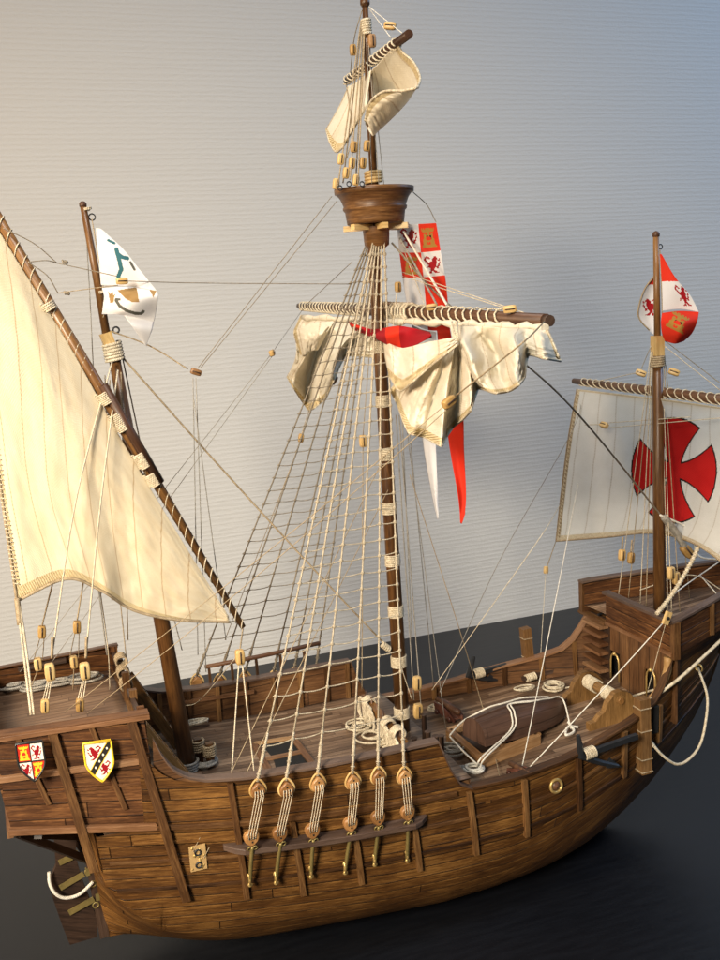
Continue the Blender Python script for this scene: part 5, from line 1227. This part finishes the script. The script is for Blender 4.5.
# the big mass of coils hung on the main pin rail
hk = empty('hanging_coils', k0.lerp(k1, .4), 'mass of looped cream ropes hung over the pin rail by the middle mast', 'rope coils')
for i in range(26):
    q = k0.lerp(k1, random.choice((.1, .2, .28, .62, .7, .8, .9))+random.uniform(-.05, .05)); h = random.uniform(1.4, 3.0); w = random.uniform(.35, .8); P = []
    for k in range(25):
        a = 2*math.pi*k/24; P.append(q+V((-.45-.12*random.random(), w*math.sin(a)*(1.2 if k > 12 else 1)+random.uniform(-.03, .03), .35-h/2+h/2*math.cos(a))))
    P = [p if p.z > 11.55 else V((p.x-.5*(11.6-p.z), p.y, 11.6)) for p in P]
    b = MB(); b.tube(P, .1, 6); b.build('rope_loop', M['rope'], hk)
for (x, y_, r_) in ((358, 728, .9), (372, 738, 1.0), (392, 752, .9), (385, 760, .7)):
    cbm, P = coil(A(x, y_, z=11.6), r_, 3, .09, wob=.45); cbm.build('rope_loop', M['rope'], hk)
for (x, y_) in ((369, 703), (388, 724), (398, 733)): bandp(A(x, y_, x=23.5), (k1-k0), .5, .9, 'rope', hk, name='rope_turns', turns=5)
# anchors
def anchor(pts, y, label, shank):
    an = empty('anchor', A(*pts[1], y=y), label, 'anchor')
    a, c, d = [A(*q, y=y) for q in pts]
    b = MB(); b.tube([a, a.lerp(c, .5)+V((0, -.05, 0)), c, c.lerp(d, .5)+V((0, 0, -.12)), d], [.16, .26, .32, .26, .16], 6, smooth=False); b.build('arms', M['iron'], an)
    s0, s1 = [A(*q, y=y) for q in shank]; b = MB(); b.beam(s0, s1, .4, .42); b.build('shank', M['iron'], an, bevel=.06)
    b = MB(); u = (d-c).normalized(); n = V((0, 1, 0)).cross(u); b.prism([d+u*.4, d-u*.9+n*.42, d-u*1.0, d-u*.9-n*.42], (0, .25, 0)); b.build('fluke', M['iron'], an, bevel=.04)
    bandp(s0.lerp(s1, .12), s1-s0, .42, 1.0, 'rope', an, name='puddening', turns=7); return an
anchor(((578, 735), (581, 756), (618, 766)), -9.7, 'black anchor tied outside the near rail next to the timberhead', ((583, 755), (637, 736)))
anchor(((474, 656), (468, 675), (497, 680)), 8.7, 'black anchor with white wrapping lying on the far rail', ((472, 675), (529, 659)))
# two small guns
def gun(p, d, label, s=1.0):
    g = empty('deck_gun', p, label, 'cannon'); d = V(d).normalized(); n = V((0, 0, 1)).cross(d).normalized(); p = V(p); Z = V((0, 0, 1))
    for k in (-1, 1): b = MB(); b.prism([p+n*k*.5*s+d*a*s+Z*z*s for a, z in ((-1.5, .15), (1.3, .15), (1.4, 1.0), (.4, 1.1), (-.6, .8), (-1.5, .5))], n*.14); b.build('carriage_side', M['cannon'], g, bevel=.03)
    b = MB(); b.box(p+Z*.3*s, (2.6*s, .9*s, .18), Matrix((d, n, Z)).transposed()); b.build('carriage_bed', M['cannon'], g)
    b = MB(); b.lathe([(-1.7*s, 0), (-1.6*s, .2*s), (-1.4*s, .34*s), (-.3*s, .32*s), (.4*s, .26*s), (1.5*s, .2*s), (1.65*s, .28*s), (1.75*s, .2*s), (1.7*s, 0)], p+Z*1.0*s, d, 14); b.build('barrel', M['mast_dark'], g)
    for a in (-.9, .9):
        for k in (-1, 1): b = MB(); b.lathe([(-.08, 0), (-.08, .26*s), (.08, .26*s), (.08, 0)], p+n*k*.75*s+d*a*s+Z*.24*s, n, 12); b.build('wheel', M['cannon'], g)
gun(A(449, 716, z=9.75)+V((0, 0, 0)), (-.25, 1, .12), 'small red brown gun on its carriage facing the far bulwark', .95)
gun(A(519, 776, z=9.85), (.2, -1, 0), 'small dark gun just inside the near rail by the boat', .7)
# crossbar pieces by the forecastle ladder
b = MB(); c = A(604, 613, z=16.6); b.beam(c+V((-.8, -.2, 0)), c+V((.8, .2, .1)), .16, .16); b.beam(c+V((-.1, -.5, 0)), c+V((.1, .5, .1)), .16, .16); sg_ = b.build('iron_crossbar', M['iron'], loc=c); tag(sg_, 'small grey metal cross fitting on the ladder landing', 'fitting')

# ------------------------------------------------------------------ light
def area(name, loc, target, size, power, col, sy=None, spread=180):
    l = bpy.data.lights.new(name, 'AREA'); l.energy = power; l.color = col; l.size = size
    l.spread = R(spread)
    if sy: l.shape = 'RECTANGLE'; l.size_y = sy
    o = bpy.data.objects.new(name, l); COL.objects.link(o); o.location = loc
    o.rotation_euler = (V(target)-V(loc)).to_track_quat('-Z', 'Y').to_euler(); return o
area('warm_room_lamp', (-88, -35, 62), (0, 30, 34), 20, 88000, (1.0, .71, .43))
area('front_lamp', (-85, -120, 95), (16, 10, 14), 36, 60000, (1.0, .88, .70), spread=62)
area('window_light', (175, -25, 135), (70, 35, 45), 70, 130000, (.36, .62, 1.0), 70)
area('ceiling_light', (-5, -50, 170), (30, 20, 5), 30, 22000, (1.0, .95, .88), spread=80)
wd = bpy.data.worlds.new('World'); scn.world = wd; wd.use_nodes = True
wd.node_tree.nodes['Background'].inputs[0].default_value = (.62, .68, .78, 1); wd.node_tree.nodes['Background'].inputs[1].default_value = .14
scn.view_settings.view_transform = 'Standard'; scn.view_settings.look = 'None'; scn.view_settings.gamma = 1; scn.view_settings.exposure = 0
scn.cycles.use_denoising = True
scn.cycles.max_bounces = 6
